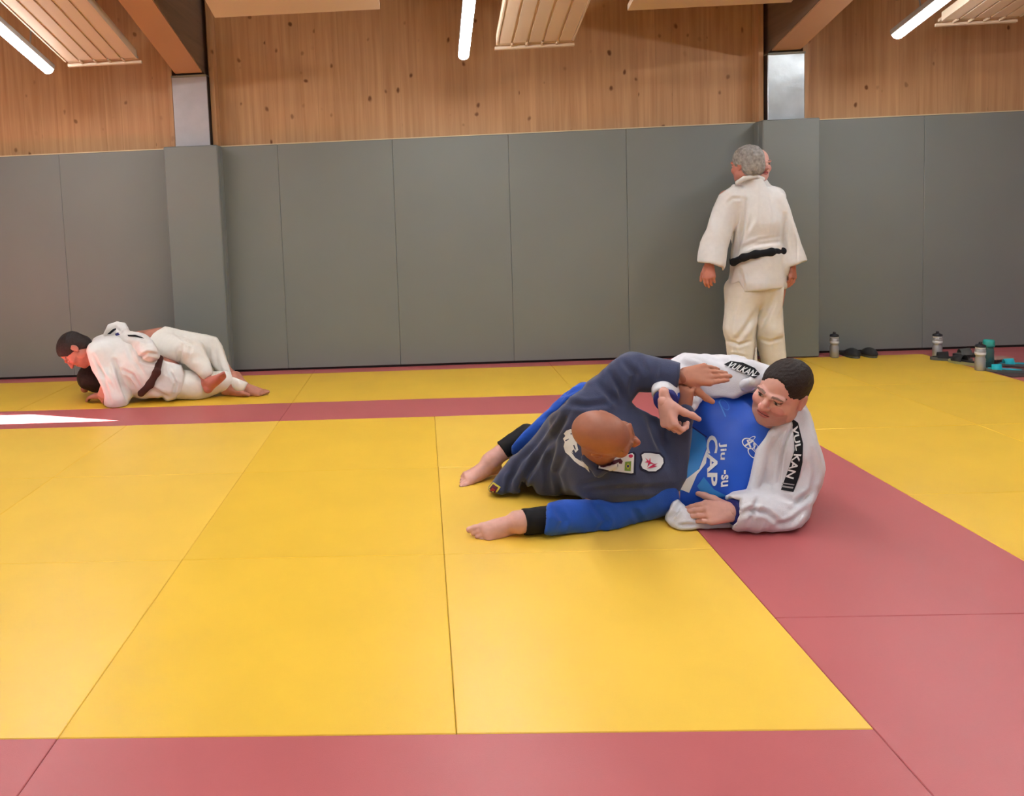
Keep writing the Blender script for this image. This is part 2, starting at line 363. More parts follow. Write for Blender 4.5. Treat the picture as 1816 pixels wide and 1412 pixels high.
# ------------------------------------------------------------------ soft-surface modelling (signed distance fields, surface nets)
f32 = np.float32
def V3(*a): return np.array(a, dtype=float)
def nrm(v): v = np.asarray(v, float); return v/np.linalg.norm(v)
def frame(Fd, Ud):                              # columns: side (to the person's left), forward, up
    Fd = nrm(Fd); Ud = np.asarray(Ud, float); Ud = nrm(Ud-Fd*np.dot(Ud, Fd)); return np.stack([np.cross(Ud, Fd), Fd, Ud], 1)
def smin(a, b, k):
    if k <= 0: return np.minimum(a, b)
    h = np.maximum(k-np.abs(a-b), 0)/k
    return np.minimum(a, b)-h*h*k*f32(.25)
class Soft:
    def __init__(s): s.ops = []; s.grow = 0.0
    def _add(s, kind, fn, lo, hi, k): s.ops.append((kind, fn, np.asarray(lo, float), np.asarray(hi, float), k))
    def cone(s, a, b, ra, rb, k=.02, flat=None, fs=1.0, op='u', g=None):
        a = np.asarray(a, float); b = np.asarray(b, float); g = s.grow if g is None else g
        ra += g; rb += g; ba = b-a; L2 = max(ba@ba, 1e-9)
        n = nrm(flat) if flat is not None else None
        def fn(X, Y, Z):
            t = np.clip(((X-a[0])*ba[0]+(Y-a[1])*ba[1]+(Z-a[2])*ba[2])/L2, 0, 1)
            qx = X-a[0]-t*ba[0]; qy = Y-a[1]-t*ba[1]; qz = Z-a[2]-t*ba[2]
            d2 = qx*qx+qy*qy+qz*qz
            if n is not None:
                qn = qx*n[0]+qy*n[1]+qz*n[2]; d2 = d2+(1/fs**2-1)*qn*qn
            return ((np.sqrt(d2)-(ra+(rb-ra)*t))*(min(fs, 1) if n is not None else 1)).astype(f32)
        R = max(ra, rb); s._add(op, fn, np.minimum(a, b)-R, np.maximum(a, b)+R, k)
    def chain(s, pts, rs, k=.02, flat=None, fs=1.0, op='u', g=None):
        for i in range(len(pts)-1): s.cone(pts[i], pts[i+1], rs[i], rs[i+1], k if i else k, flat, fs, op, g)
    def ell(s, c, r, A=None, k=.02, op='u', g=None):
        c = np.asarray(c, float); g = s.grow if g is None else g
        r = np.asarray(r, float)+g; A = np.eye(3) if A is None else A
        def fn(X, Y, Z):
            q = [(X-c[0])*A[0, i]+(Y-c[1])*A[1, i]+(Z-c[2])*A[2, i] for i in range(3)]
            k0 = np.sqrt((q[0]/r[0])**2+(q[1]/r[1])**2+(q[2]/r[2])**2)
            k1 = np.sqrt((q[0]/r[0]**2)**2+(q[1]/r[1]**2)**2+(q[2]/r[2]**2)**2)+1e-6
            return (k0*(k0-1)/k1).astype(f32)
        R = np.abs(A)@r; s._add(op, fn, c-R, c+R, k)
    def rbox(s, c, half, rad, A=None, k=.02, op='u'):
        c = np.asarray(c, float); half = np.asarray(half, float); A = np.eye(3) if A is None else A
        def fn(X, Y, Z):
            q = [np.abs((X-c[0])*A[0, i]+(Y-c[1])*A[1, i]+(Z-c[2])*A[2, i])-half[i]+rad for i in range(3)]
            out = np.sqrt(sum(np.maximum(t, 0)**2 for t in q)); ins = np.minimum(np.maximum(np.maximum(q[0], q[1]), q[2]), 0)
            return (out+ins-rad).astype(f32)
        R = np.abs(A)@half; s._add(op, fn, c-R, c+R, k)
    def plane(s, p, n, k=.005):                 # keep the side the normal points away from
        p = np.asarray(p, float); n = nrm(n)
        s._add('i', lambda X, Y, Z: ((X-p[0])*n[0]+(Y-p[1])*n[1]+(Z-p[2])*n[2]).astype(f32), None if False else (-9, -9, -9), (9, 9, 9), k)
    def outline(s, poly, k=.02, cut=False, near=None, far=None, inset=0.0):
        """trim to (or cut away) a cone of sight whose outline is traced in the photograph"""
        s.ops.append(('c' if cut else 'h', np.asarray(poly, float), inset if not cut else near, far, k))
    def mesh(s, h):
        us = [o for o in s.ops if o[0] == 'u']
        lo = np.min([o[2] for o in us], 0)-4*h-.01; hi = np.max([o[3] for o in us], 0)+4*h+.01
        n = np.ceil((hi-lo)/h).astype(int)+1
        ax = [(lo[i]+h*np.arange(n[i])).astype(f32) for i in range(3)]
        D = np.full(n, .5, f32)
        for kind, fn, a, b, k in s.ops:
            if kind in 'hc':
                idx = np.nonzero(D < .05)
                P = np.stack([ax[i][idx[i]] for i in range(3)], 1)
                d = poly_sd(PX(P), fn)*(P[:, 1]/FPX)
                d = d.astype(f32)
                if kind == 'h': D[idx] = -smin(-D[idx], -(d+f32(a or 0)), k)
                else:
                    d = -d
                    keep = np.ones(len(d), bool)
                    if a is not None: keep &= P[:, 1] > a
                    if b is not None: keep &= P[:, 1] < b
                    nd = -smin(-D[idx], -d, k)
                    D[idx] = np.where(keep, nd, D[idx])
                continue
            m = k+3*h
            i0 = np.clip(((a-m-lo)/h).astype(int), 0, n); i1 = np.clip(((b+m-lo)/h).astype(int)+2, 0, n)
            if np.any(i1-i0 < 1): continue
            sl = tuple(slice(i0[i], i1[i]) for i in range(3))
            d = fn(ax[0][sl[0]][:, None, None], ax[1][sl[1]][None, :, None], ax[2][sl[2]][None, None, :])
            if kind == 'u': D[sl] = smin(D[sl], d, f32(k))
            elif kind == 's': D[sl] = -smin(-D[sl], d, f32(k))
            elif kind == 'i': D[sl] = -smin(-D[sl], -d, f32(k))
        return nets(D, lo, h)
def poly_sd(p, poly):
    x, y = p[:, 0], p[:, 1]; n = len(poly); d2 = np.full(len(x), 1e12); ins = np.zeros(len(x), bool)
    for i in range(n):
        a = poly[i]; b = poly[(i+1) % n]; e = b-a
        t = np.clip(((x-a[0])*e[0]+(y-a[1])*e[1])/max(e@e, 1e-9), 0, 1)
        d2 = np.minimum(d2, (x-a[0]-t*e[0])**2+(y-a[1]-t*e[1])**2)
        if a[1] != b[1]:
            c = ((a[1] > y) != (b[1] > y)) & (x < (b[0]-a[0])*(y-a[1])/(b[1]-a[1])+a[0]); ins ^= c
    return np.where(ins, -1, 1)*np.sqrt(d2)
def nets(D, lo, h):
    n = np.array(D.shape); I = D < 0
    c = np.zeros(n-1, np.int8)
    offs = [(i, j, k) for i in (0, 1) for j in (0, 1) for k in (0, 1)]
    for o in offs: c += I[o[0]:n[0]-1+o[0], o[1]:n[1]-1+o[1], o[2]:n[2]-1+o[2]]
    act = np.nonzero((c > 0) & (c < 8)); N = len(act[0])
    idm = np.full(n-1, -1, np.int32); idm[act] = np.arange(N)
    val = {o: D[act[0]+o[0], act[1]+o[1], act[2]+o[2]] for o in offs}
    acc = np.zeros((N, 3)); cnt = np.zeros(N)
    for a in offs:
        for d in range(3):
            if a[d]: continue
            b = list(a); b[d] = 1; b = tuple(b)
            va, vb = val[a], val[b]; cr = (va < 0) != (vb < 0)
            t = np.where(cr, va/np.where(cr, va-vb, 1), 0)
            for q in range(3): acc[:, q] += np.where(cr, a[q]+(t if q == d else 0), 0)
            cnt += cr
    Vt = (np.stack(act, 1)+acc/cnt[:, None])*h+lo
    F = []
    for d in range(3):
        u, v = (d+1) % 3, (d+2) % 3
        s0 = [slice(None)]*3; s1 = [slice(None)]*3; s0[d] = slice(0, n[d]-1); s1[d] = slice(1, n[d])
        A = I[tuple(s0)]; B = I[tuple(s1)]
        e = np.stack(np.nonzero(A != B), 1)
        ok = (e[:, u] > 0) & (e[:, v] > 0) & (e[:, u] < n[u]-1) & (e[:, v] < n[v]-1); e = e[ok]
        def cid(du, dv):
            q = e.copy(); q[:, u] += du; q[:, v] += dv; return idm[q[:, 0], q[:, 1], q[:, 2]]
        quad = np.stack([cid(-1, -1), cid(0, -1), cid(0, 0), cid(-1, 0)], 1)
        fl = ~A[e[:, 0], e[:, 1], e[:, 2]]
        quad[fl] = quad[fl][:, ::-1]
        F.append(quad)
    return Vt, np.concatenate(F)
def vnormals(v, f):
    n = np.cross(v[f[:, 2]]-v[f[:, 0]], v[f[:, 3]]-v[f[:, 1]]); N = np.zeros_like(v)
    for i in range(4): np.add.at(N, f[:, i], n)
    return N/np.maximum(np.linalg.norm(N, axis=1, keepdims=True), 1e-12)
def relax(v, f, it=2, w=.5):
    e = np.concatenate([f[:, [0, 1]], f[:, [1, 2]], f[:, [2, 3]], f[:, [3, 0]]]); e = np.concatenate([e, e[:, ::-1]])
    deg = np.bincount(e[:, 0], minlength=len(v))[:, None]
    for _ in range(it):
        a = np.stack([np.bincount(e[:, 0], v[e[:, 1], q], len(v)) for q in range(3)], 1)/np.maximum(deg, 1)
        v = v+(a-v)*w
    return v
def vnoise(p, seed=0):
    p = np.asarray(p, float); i = np.floor(p).astype(np.int64); t = p-i; t = t*t*(3-2*t); out = 0
    def hsh(a):
        h = (a[:, 0]*374761393+a[:, 1]*668265263+a[:, 2]*2147483647+seed*974711) & 0xffffffff
        h = ((h ^ (h >> 13))*1274126177) & 0xffffffff; return ((h ^ (h >> 16)) & 0xffff)/65535.
    for o in [(a, b, c) for a in (0, 1) for b in (0, 1) for c in (0, 1)]:
        w = np.prod([t[:, q] if o[q] else 1-t[:, q] for q in range(3)], 0); out = out+w*hsh(i+np.array(o))
    return out*2-1
def folds(v, f, amp=.006, size=.09, axis=None, stretch=3.0, seed=0):
    """cloth folds: ridged noise, drawn out along an axis"""
    n = vnormals(v, f); p = v/size
    if axis is not None:
        a = nrm(axis); p = p-np.outer(p@a, a)*(1-1/stretch)
    p = p+.5*np.stack([vnoise(v/.2, seed+9), vnoise(v/.2+5, seed+8), vnoise(v/.2+11, seed+7)], 1)
    d = (1-2*np.abs(vnoise(p, seed)))*.7+.3*vnoise(p*2.1, seed+3)
    return v+n*(d*amp)[:, None]
def creases(v, f, lines, vis=True):
    """folds pressed into the cloth along lines traced in the photograph: (points, half width px, depth m)"""
    n = vnormals(v, f); view = v-EYE; facing = np.einsum('ij,ij->i', n, view) < 0
    q = PX(v); d = np.zeros(len(v))
    for pts, wpx, dep in lines:
        pts = np.asarray(pts, float); best = np.full(len(v), 1e9); tt = np.zeros(len(v)); m = len(pts)-1
        for i in range(m):
            a, b = pts[i], pts[i+1]; e = b-a; t = np.clip((q-a)@e/(e@e), 0, 1); dd = np.linalg.norm(q-a-t[:, None]*e, axis=1)
            up = dd < best; best = np.where(up, dd, best); tt = np.where(up, (i+t)/m, tt)
        x = best/wpx
        d += np.where(facing, -dep*np.exp(-x*x)*np.sin(np.pi*np.clip(tt*.9+.05, 0, 1))**.6+dep*.45*np.exp(-((x-1.7)/.8)**2)*np.sin(np.pi*np.clip(tt*.9+.05, 0, 1)), 0)
    return v+n*d[:, None]
def soft_obj(name, v, f, m, parent, col=None, loc=None):
    me = bpy.data.meshes.new(name)
    me.vertices.add(len(v)); me.vertices.foreach_set('co', np.asarray(v, f32).ravel())
    me.loops.add(f.size); me.loops.foreach_set('vertex_index', f.astype(np.int32).ravel())
    me.polygons.add(len(f)); me.polygons.foreach_set('loop_start', np.arange(0, f.size, 4, dtype=np.int32))
    me.polygons.foreach_set('loop_total', np.full(len(f), 4, np.int32)); me.update(calc_edges=True)
    me.polygons.foreach_set('use_smooth', np.ones(len(f), bool))
    if col is not None:
        a = me.color_attributes.new('Col', 'FLOAT_COLOR', 'POINT'); a.data.foreach_set('color', np.asarray(col, f32).ravel())
    o = link(name, me, m, parent)
    return o
def rooted(name, loc):
    """an Empty at the thing's base; parts are modelled in world space and moved under it"""
    return empty(name, loc)
def adopt(o, root):
    o.parent = root; o.matrix_parent_inverse = Matrix.Translation(root.location).inverted(); return o
def bvh_of(*vf):
    vs, fs, k = [], [], 0
    for v, f in vf:
        vs += v.tolist(); fs += (f+k).tolist(); k += len(v)
    return BVHTree.FromPolygons(vs, fs)
def cast(bvh, q, off):
    d = CM.T @ np.array([(q[0]-PPX)/FPX, -(q[1]-PPY)/FPX, 1.]); d = Vector(d).normalized()
    hit = bvh.ray_cast(Vector(EYE), d)
    if hit[0] is None: return None
    nn = hit[1]
    if nn.dot(d) > 0: nn = -nn
    return hit[0]+nn*off*.55-d*off*.45
def lay(name, bm, bvh, off, m, parent, mp=None, step=3.0, thick=0.0):
    """a flat print or sewn-on patch, cut fine and laid onto the cloth under it"""
    if mp:
        for v in bm.verts:
            x, y = mp(v.co.x, v.co.y); v.co = (x, y, 0)
    xs = [v.co.x for v in bm.verts]; ys = [v.co.y for v in bm.verts]
    for a, b, n in ((min(xs), max(xs), (1, 0, 0)), (min(ys), max(ys), (0, 1, 0))):
        t = a+step
        while t < b:
            g = bm.verts[:]+bm.edges[:]+bm.faces[:]
            bmesh.ops.bisect_plane(bm, geom=g, plane_co=(t, t, 0), plane_no=n, dist=1e-4); t += step
    bad = []
    for v in bm.verts:
        p = cast(bvh, (v.co.x, v.co.y), off)
        if p is None: bad.append(v)
        else: v.co = p
    bmesh.ops.delete(bm, geom=bad, context='VERTS')
    bmesh.ops.recalc_face_normals(bm, faces=bm.faces)
    me = bpy.data.meshes.new(name); bm.to_mesh(me); bm.free()
    for p in me.polygons: p.use_smooth = True
    o = link(name, me, m); 
    if parent is not None: adopt(o, parent)
    return o
def poly_bm(pts):
    bm = bmesh.new(); bm.faces.new([bm.verts.new((float(a), float(b), 0)) for a, b in pts]); return bm
def text_bm(s, weight=.02, shear=0.0):
    cu = bpy.data.curves.new('lettering', 'FONT'); cu.body = s; cu.size = 1; cu.offset = weight; cu.shear = shear; cu.resolution_u = 3
    ob = bpy.data.objects.new('lettering', cu); COL.objects.link(ob)
    dg = bpy.context.evaluated_depsgraph_get(); me = bpy.data.meshes.new_from_object(ob.evaluated_get(dg))
    bm = bmesh.new(); bm.from_mesh(me); bpy.data.objects.remove(ob); bpy.data.curves.remove(cu); bpy.data.meshes.remove(me)
    bmesh.ops.remove_doubles(bm, verts=bm.verts, dist=1e-5)
    xs = [v.co.x for v in bm.verts]; ys = [v.co.y for v in bm.verts]
    x0, x1, y0, y1 = min(xs), max(xs), min(ys), max(ys)
    for v in bm.verts: v.co = ((v.co.x-x0)/(x1-x0), (v.co.y-y0)/(y1-y0), 0)
    return bm
def quadmap(p00, p10, p11, p01):
    P = [np.array(p, float) for p in (p00, p10, p11, p01)]
    return lambda u, v: tuple((1-u)*(1-v)*P[0]+u*(1-v)*P[1]+u*v*P[2]+(1-u)*v*P[3])

# ------------------------------------------------------------------ anatomy
def head(S, c, A, s=1.0, nose=1.0, ears=True, heavy=0.0):
    """a head about the point between the ears; A has columns side, forward, up"""
    L = lambda x, y, z: c+A@np.array([x, y, z])*s
    S.ell(L(0, -.014, .038), np.array([.076, .098, .082])*s, A, .0)
    S.ell(L(0, .030, -.035), np.array([.062+.01*heavy, .066, .084])*s, A, .03)
    S.ell(L(0, .052, -.088), np.array([.040+.014*heavy, .040, .034])*s, A, .03)
    S.ell(L(0, .079, -.107), np.array([.018, .014, .014])*s, A, .022)
    for q in (-1, 1):
        S.ell(L(q*.046, .012, -.070), np.array([.020+.008*heavy, .030, .026])*s, A, .03)
        S.ell(L(q*.038, .066, -.030), np.array([.026, .024, .024])*s, A, .02)
        S.cone(L(q*.014, .096, .020), L(q*.046, .082, .024), .009*s, .009*s, .014)
        S.ell(L(q*.032, .101, .004), np.array([.016, .013, .010])*s, A, .010, 's')
        S.ell(L(q*.032, .0815, .004), np.array([.0145, .0125, .0115])*s, A, .002)
        S.ell(L(q*.012, .104, -.030), np.array([.0095, .011, .008])*s, A, .007)
        if ears:
            S.ell(L(q*.078, -.014, -.004), np.array([.008, .020, .031])*s, A, .006)
            S.ell(L(q*.086, -.011, .000), np.array([.006, .010, .017])*s, A, .004, 's')
            S.ell(L(q*.079, -.006, -.030), np.array([.006, .009, .010])*s, A, .006)
    S.chain([L(0, .091, .016), L(0, .104, -.010), L(0, .112+.004*nose, -.028)], np.array([.008, .009, .0115])*s, .010)
    S.ell(L(0, .0905, -.057), np.array([.024, .011, .0065])*s, A, .006)
    S.ell(L(0, .0890, -.069), np.array([.021, .011, .0075])*s, A, .006)
    S.cone(L(-.024, .099, -.063), L(.024, .099, -.063), .0022*s, .0022*s, .002, op='s')
def head_paint(v, c, A, s, skin, lips=None, brow=(60, 42, 34), eye=True, stub=None, closed=False):
    q = ((v-c)@A)/s; C = np.tile(np.array(skin), (len(v), 1)).astype(float)
    fy = q[:, 1] > .05
    def put(mask, rgb, w=1.0): C[mask] = C[mask]*(1-w)+np.array(rgb)*w
    if stub is not None:
        put((q[:, 2] < -.035) & (q[:, 1] > -.005) & (np.abs(q[:, 0]) < .068) & (q[:, 2] > -.125), stub, .35)
    ch = fy & (((np.abs(q[:, 0])-.042)/.022)**2+((q[:, 2]+.030)/.02)**2 < 1); put(ch, (196, 104, 96), .25)
    put((q[:, 1] > .108) & (np.abs(q[:, 2]+.025) < .016), (200, 110, 100), .25)
    put(fy & ((q[:, 0]/.025)**2+((q[:, 2]+.063)/.0135)**2 < 1), lips or (176, 92, 88), .85)
    put((q[:, 1] > .085) & (np.abs(q[:, 2]+.063) < .0022) & (np.abs(q[:, 0]) < .024), (80, 36, 36), .9)
    for sd in (-1, 1):
        put(fy & (np.abs(q[:, 2]-.024-.12*(.03-np.abs(sd*q[:, 0]-.03))) < .0034) & (np.abs(sd*q[:, 0]-.032) < .019), brow, .6)
        if eye:
            if closed: put(fy & (np.abs(q[:, 2]+.002) < .0025) & (np.abs(sd*q[:, 0]-.032) < .014), (50, 32, 28), .9)
            else:
                e = fy & (((sd*q[:, 0]-.032)/.0135)**2+((q[:, 2]-.003)/.0048)**2 < 1); put(e, (196, 182, 176), 1)
                put(fy & ((sd*q[:, 0]-.032)**2+(q[:, 2]-.002)**2 < .0056**2), (52, 44, 40), 1)
                put(fy & (np.abs(q[:, 2]-.0085) < .002) & (np.abs(sd*q[:, 0]-.032) < .0145), (46, 30, 26), .9)
    return C
def to_lin(C):
    c = C/255.; c = np.where(c <= .04045, c/12.92, ((c+.055)/1.055)**2.4); return np.concatenate([c, np.ones((len(c), 1))], 1)
def rot(v, ax, a):
    ax = nrm(ax); return v*math.cos(a)+np.cross(ax, v)*math.sin(a)+ax*np.dot(ax, v)*(1-math.cos(a))
def hand(S, w, d, n, right=True, curl=(.25, .3, .35, .4), spread=.06, thumb=.5, s=1.0, thumb_n=.35):
    """palm, four jointed fingers and a thumb; d points to the fingertips, n out of the palm"""
    d = nrm(d); n = np.asarray(n, float); n = nrm(n-d*np.dot(n, d)); t = np.cross(d, n)*(1 if right else -1)
    at = lambda a, b, c: w+(d*a+t*b+n*c)*s
    lens = (.074, .082, .076, .060)
    S.cone(at(-.03, 0, 0), at(.02, 0, 0), .026*s, .026*s, .015, n, .75)
    for i in range(4):
        k0 = at(.012, .016-.011*i, 0); k1 = at(.094-.005*abs(i-1), .034-.0225*i, -.003)
        S.cone(k0, k1, .018*s, .0128*s, .014)
        dd = rot(d, n, (1 if right else -1)*spread*(i-1.3)*-1); ax = np.cross(dd, n); p = k1; L = lens[i]*s; r = (.0098, .0102, .0098, .0086)[i]*s
        c = curl[i]; a = 0
        for j, (fr, cc) in enumerate(((.45, .9), (.31, 1.15), (.24, .8))):
            a += c*cc; e = p+rot(dd, ax, a)*L*fr
            S.cone(p, e, r*(1-.07*j), r*(1-.07*(j+1)), .004); p = e
    b = at(.022, .026, .010); dd = nrm(d*(1-thumb*.75)+t*thumb+n*thumb_n)
    e1 = b+dd*.046*s; d2 = nrm(dd+d*.35*(1-thumb_n)+n*.5*thumb_n); e2 = e1+d2*.034*s; e3 = e2+nrm(d2+d*.2)*.026*s
    S.chain([b, e1, e2, e3], np.array([.018, .0135, .0118, .0100])*s, .010)
    S.ell(at(.040, .020, .010), np.array([.026, .020, .014])*s, np.stack([d, t, n], 1), .012)
def foot(S, an, d, up, left=True, s=1.0, curl=0.0):
    """ankle, heel, instep, ball and five toes; up points from the sole to the shin"""
    d = nrm(d); up = np.asarray(up, float); up = nrm(up-d*np.dot(up, d)); t = np.cross(up, d)*(-1 if left else 1)   # t towards the big toe
    at = lambda a, b, c: an+(d*a+t*b+up*c)*s
    S.cone(at(-.038, 0, -.045), at(-.030, 0, -.005), .031*s, .030*s, .025)
    S.cone(at(-.012, 0, .0), at(.075, .008, -.040), .036*s, .027*s, .03)
    S.cone(at(-.030, -.004, -.052), at(.118, -.024, -.058), .025*s, .019*s, .025)
    S.cone(at(.02, .012, -.040), at(.125, .026, -.056), .026*s, .021*s, .025)
    S.cone(at(.06, 0, -.045), at(.118, .0, -.054), .026*s, .022*s, .025)
    for q, rr in ((1, .014), (-1, .013)): S.ell(at(0, q*.032, -.006), np.array([.016, .012, .016])*s, np.stack([d, t, up], 1), .014)
    lens = (.052, .045, .040, .035, .028)
    for i in range(5):
        b = at(.130-.006*max(i-1, 0)**1.25*.6-.003*i, .034-.0165*i, -.058); L = lens[i]*s; r = (.0125, .0096, .0092, .0088, .0084)[i]*s
        dd = nrm(d-up*.12+t*(.02*(2-i))); ax = np.cross(dd, up); e = b+rot(dd, ax, -curl*.5)*L*.55; g = e+rot(dd, ax, -.15-curl)*L*.45
        S.chain([b, e, g], [r, r*.95, r*1.02], .006)
SKIN = mat('skin', (200, 150, 130), .5, .4, vcol=True, noise=.04, nscale=60)
SKIN.node_tree.nodes['Principled BSDF'].inputs['Subsurface Weight'].default_value = .08
SKIN.node_tree.nodes['Principled BSDF'].inputs['Subsurface Radius'].default_value = (.012, .005, .003)
def merge(parts):
    vs, fs, cs, k = [], [], [], 0
    for v, f, c in parts: vs.append(v); fs.append(f+k); cs.append(c); k += len(v)
    return np.concatenate(vs), np.concatenate(fs), np.concatenate(cs)
def flatcol(v, rgb): return np.tile(np.array(rgb, float), (len(v), 1))
# ------------------------------------------------------------------ cloth materials
WHITE_GI = mat('white_cotton_gi', (216, 214, 219), .85, .2, noise=.02, nscale=40, bump=.35, bscale=260, sheen=.15)
NAVY_GI = mat('faded_navy_gi', (60, 66, 93), .85, .2, noise=.06, nscale=14, bump=.4, bscale=240, sheen=.2)
BLUE_TR = mat('royal_blue_trousers', (36, 82, 178), .8, .2, noise=.06, nscale=12, bump=.3, bscale=220, sheen=.15)
BLUE_RG = mat('royal_blue_jersey', (28, 84, 196), .5, .35, noise=.03, nscale=9)
BLACK = mat('black_stretch', (22, 21, 24), .7, .25)
WHITE = mat('white_print', (226, 226, 226), .6, .2)
BLACKB = mat('black_woven_band', (26, 27, 32), .7, .2)
HAIR = mat('dark_brown_hair', (40, 30, 28), .6, .3, noise=.25, nscale=90, bump=.8, bscale=320)
REDP = mat('red_print', (200, 40, 80), .6); YELP = mat('yellow_thread', (206, 190, 70), .6); GRNP = mat('green_print', (20, 110, 80), .6)
MAROON = mat('maroon_print', (84, 22, 44), .6); LBLUE = mat('light_blue_print', (48, 130, 205), .5); NAVYP = mat('navy_cuff', (30, 36, 110), .6)
GREYP = mat('grey_thread', (150, 150, 152), .7); BLUEP = mat('blue_print', (60, 130, 220), .5)

# ================================================================== person in white jacket and blue jersey, propped on an elbow
SKB = (216, 164, 150)
bNeck = W(1400, 752, 3.10); bShL = W(1416, 800, 3.06); bShR = W(1292, 700, 3.42)
bChest = W(1335, 795, 3.22); bBelly = W(1262, 838, 3.22); bPel = W(1205, 866, 3.28)
bHipL = V3(1.06, 3.17, .13); bHipR = V3(1.10, 3.42, .15)
bElL = W(1405, 915, 2.98); bWrL = W(1300, 908, 2.93)
bElR = W(1205, 655, 3.42); bWrR = W(1180, 712, 3.05)
bKnL = W(1062, 910, 3.05); bAnL = W(918, 926, 2.93)
bKnR = W(1022, 712, 3.72); bAnR = W(868, 818, 3.60)
bHead = W(1387, 694, 3.02); bA = frame((-.80, -.54, -.20), (.40, -.16, .86)); bS = 1.06
tn = nrm(np.cross(bShR-bShL, bPel-bNeck)); tn = tn if tn[1] < 0 else -tn          # out of the chest
def b_torso(S):
    S.cone(bShL, bShR, .085, .085, .05)
    S.cone(bChest, bBelly, .175, .185, .08, tn, .72)
    S.cone(bBelly, bPel, .185, .175, .08, tn, .78)
    S.cone(bHipL, bHipR, .115, .115, .08)
    S.cone(bNeck, bChest, .075, .13, .06)
    S.cone(W(1278, 728, 3.38), W(1245, 790, 3.34), .085, .095, .06)
def b_arms(S, r=(.050, .044, .030)):
    S.chain([bShL, bElL, bWrL], r, .03); S.chain([bShR, bElR, bWrR], r, .03)
rootB = rooted('person', (1.06, 3.2, 0))
parts = []
S = Soft(); b_torso(S); b_arms(S); S.cone(bNeck, bHead+bA@V3(0, -.02, -.05), .065, .062, .03)
S.chain([bHipL, bKnL, bAnL], (.10, .062, .040), .03); S.chain([bHipR, bKnR+V3(-.01, 0, -.035), bAnR], (.08, .045, .036), .03)
S.outline([(700, 640), (1150, 640), (1213, 627), (1283, 626), (1342, 643), (1380, 640), (1430, 700), (1442, 761), (1453, 796), (1462, 831), (1455, 858), (1446, 875), (1437, 899), (1431, 918), (1420, 936), (1396, 943), (1342, 944), (1100, 970), (700, 970)], .01, inset=.032)
v, f = S.mesh(.008); parts.append((v, f, flatcol(v, SKB)))
S = Soft(); head(S, bHead, bA, bS, heavy=1.0); S.cone(bHead+bA@V3(0, -.02, -.05)*bS, bHead+bA@V3(0, -.03, -.15)*bS, .066, .070, .03)
v, f = S.mesh(.0026); v = relax(v, f, 1, .4); parts.append((v, f, head_paint(v, bHead, bA, bS, SKB, lips=(186, 104, 102), stub=(150, 118, 110), closed=False)))
S = Soft(); hand(S, bWrL, (-1, .10, -.05), (-.1, .75, -.5), False, (.28, .26, .26, .3), .10, .55, 1.06)
v, f = S.mesh(.003); parts.append((v, f, flatcol(v, SKB)))
S = Soft(); hand(S, bWrR, (.10, -.30, -.95), (.93, .35, -.05), True, (.92, .94, .96, 1.0), .02, .30, 1.06, .95)
v, f = S.mesh(.003); parts.append((v, f, flatcol(v, SKB)))
S = Soft(); foot(S, bAnL, (-.90, -.42, -.03), (-.32, -.80, .48), True, .98, .2); S.cone(bAnL, bAnL+(bKnL-bAnL)*.25, .037, .044, .02)
v, f = S.mesh(.003); parts.append((v, f, flatcol(v, (216, 164, 150))))
S = Soft(); foot(S, bAnR, nrm(W(806, 838, 3.50)-bAnR), (-.35, -.45, .75), False, 1.0, .1); S.cone(bAnR, bAnR+(bKnR-bAnR)*.25, .037, .046, .02)
v, f = S.mesh(.003); parts.append((v, f, flatcol(v, (216, 164, 150))))
v, f, c = merge(parts); v[:, 2] = np.maximum(v[:, 2], .001)
adopt(soft_obj('body', v, f, SKIN, None, to_lin(c)), rootB)
# hair
S = Soft(); S.grow = .0028; hc = lambda x, y, z: bHead+bA@V3(x, y, z)*bS
S.ell(hc(0, -.016, .040), np.array([.0762, .0985, .0825])*bS, bA, 0)
S.ell(hc(0, -.05, -.03), np.array([.066, .06, .06])*bS, bA, .03)
S.grow = 0
S.ell(hc(0, .106, -.012), np.array([.070, .074, .108])*bS, bA, .010, 's')
for q in (-1, 1): S.ell(hc(q*.085, .052, -.055), np.array([.036, .058, .062])*bS, bA, .012, 's'); S.ell(hc(q*.085, -.002, -.05), np.array([.03, .034, .05])*bS, bA, .01, 's')
S.ell(hc(0, -.03, -.165), np.array([.09, .10, .06])*bS, bA, .01, 's')
v, f = S.mesh(.003); v = folds(v, f, .0022, .011, bA[:, 1], 3, 3)
adopt(soft_obj('hair', v, f, HAIR, None), rootB)
# jersey (rash guard)
S = Soft(); S.grow = .010; b_torso(S); b_arms(S, (.056, .047, .031))
S.grow = 0
S.cone(bHead+bA@V3(0, .0, -.04)*bS, bHead+bA@V3(0, -.02, -.11)*bS, .075, .070, .012, op='s')
JO = [(1150, 655), (1191, 640), (1213, 627), (1245, 624), (1283, 626), (1315, 634), (1342, 643), (1380, 655), (1424, 712), (1434, 734), (1442, 761), (1453, 796), (1462, 831), (1455, 858), (1446, 875), (1437, 899), (1431, 918), (1420, 936), (1396, 943), (1342, 944), (1100, 950), (1050, 850), (1158, 725)]
S.outline(JO, .01, inset=.03)
for w_, e_ in ((bWrL, bElL), (bWrR, bElR)): S.cone(w_-nrm(w_-e_)*.012, w_+nrm(w_-e_)*.09, .055, .06, .003, op='s')
v, f = S.mesh(.006); v = folds(v, f, .003, .10, bPel-bNeck, 2.5, 5)
rg = (v, f); jersey = adopt(soft_obj('jersey', v, f, BLUE_RG, None), rootB)
rgb_ = bvh_of(rg)
def on(bv, q, off=.0, Yd=3.1):
    p = cast(bv, q, off); return np.array(p) if p is not None else W(q[0], q[1], Yd)
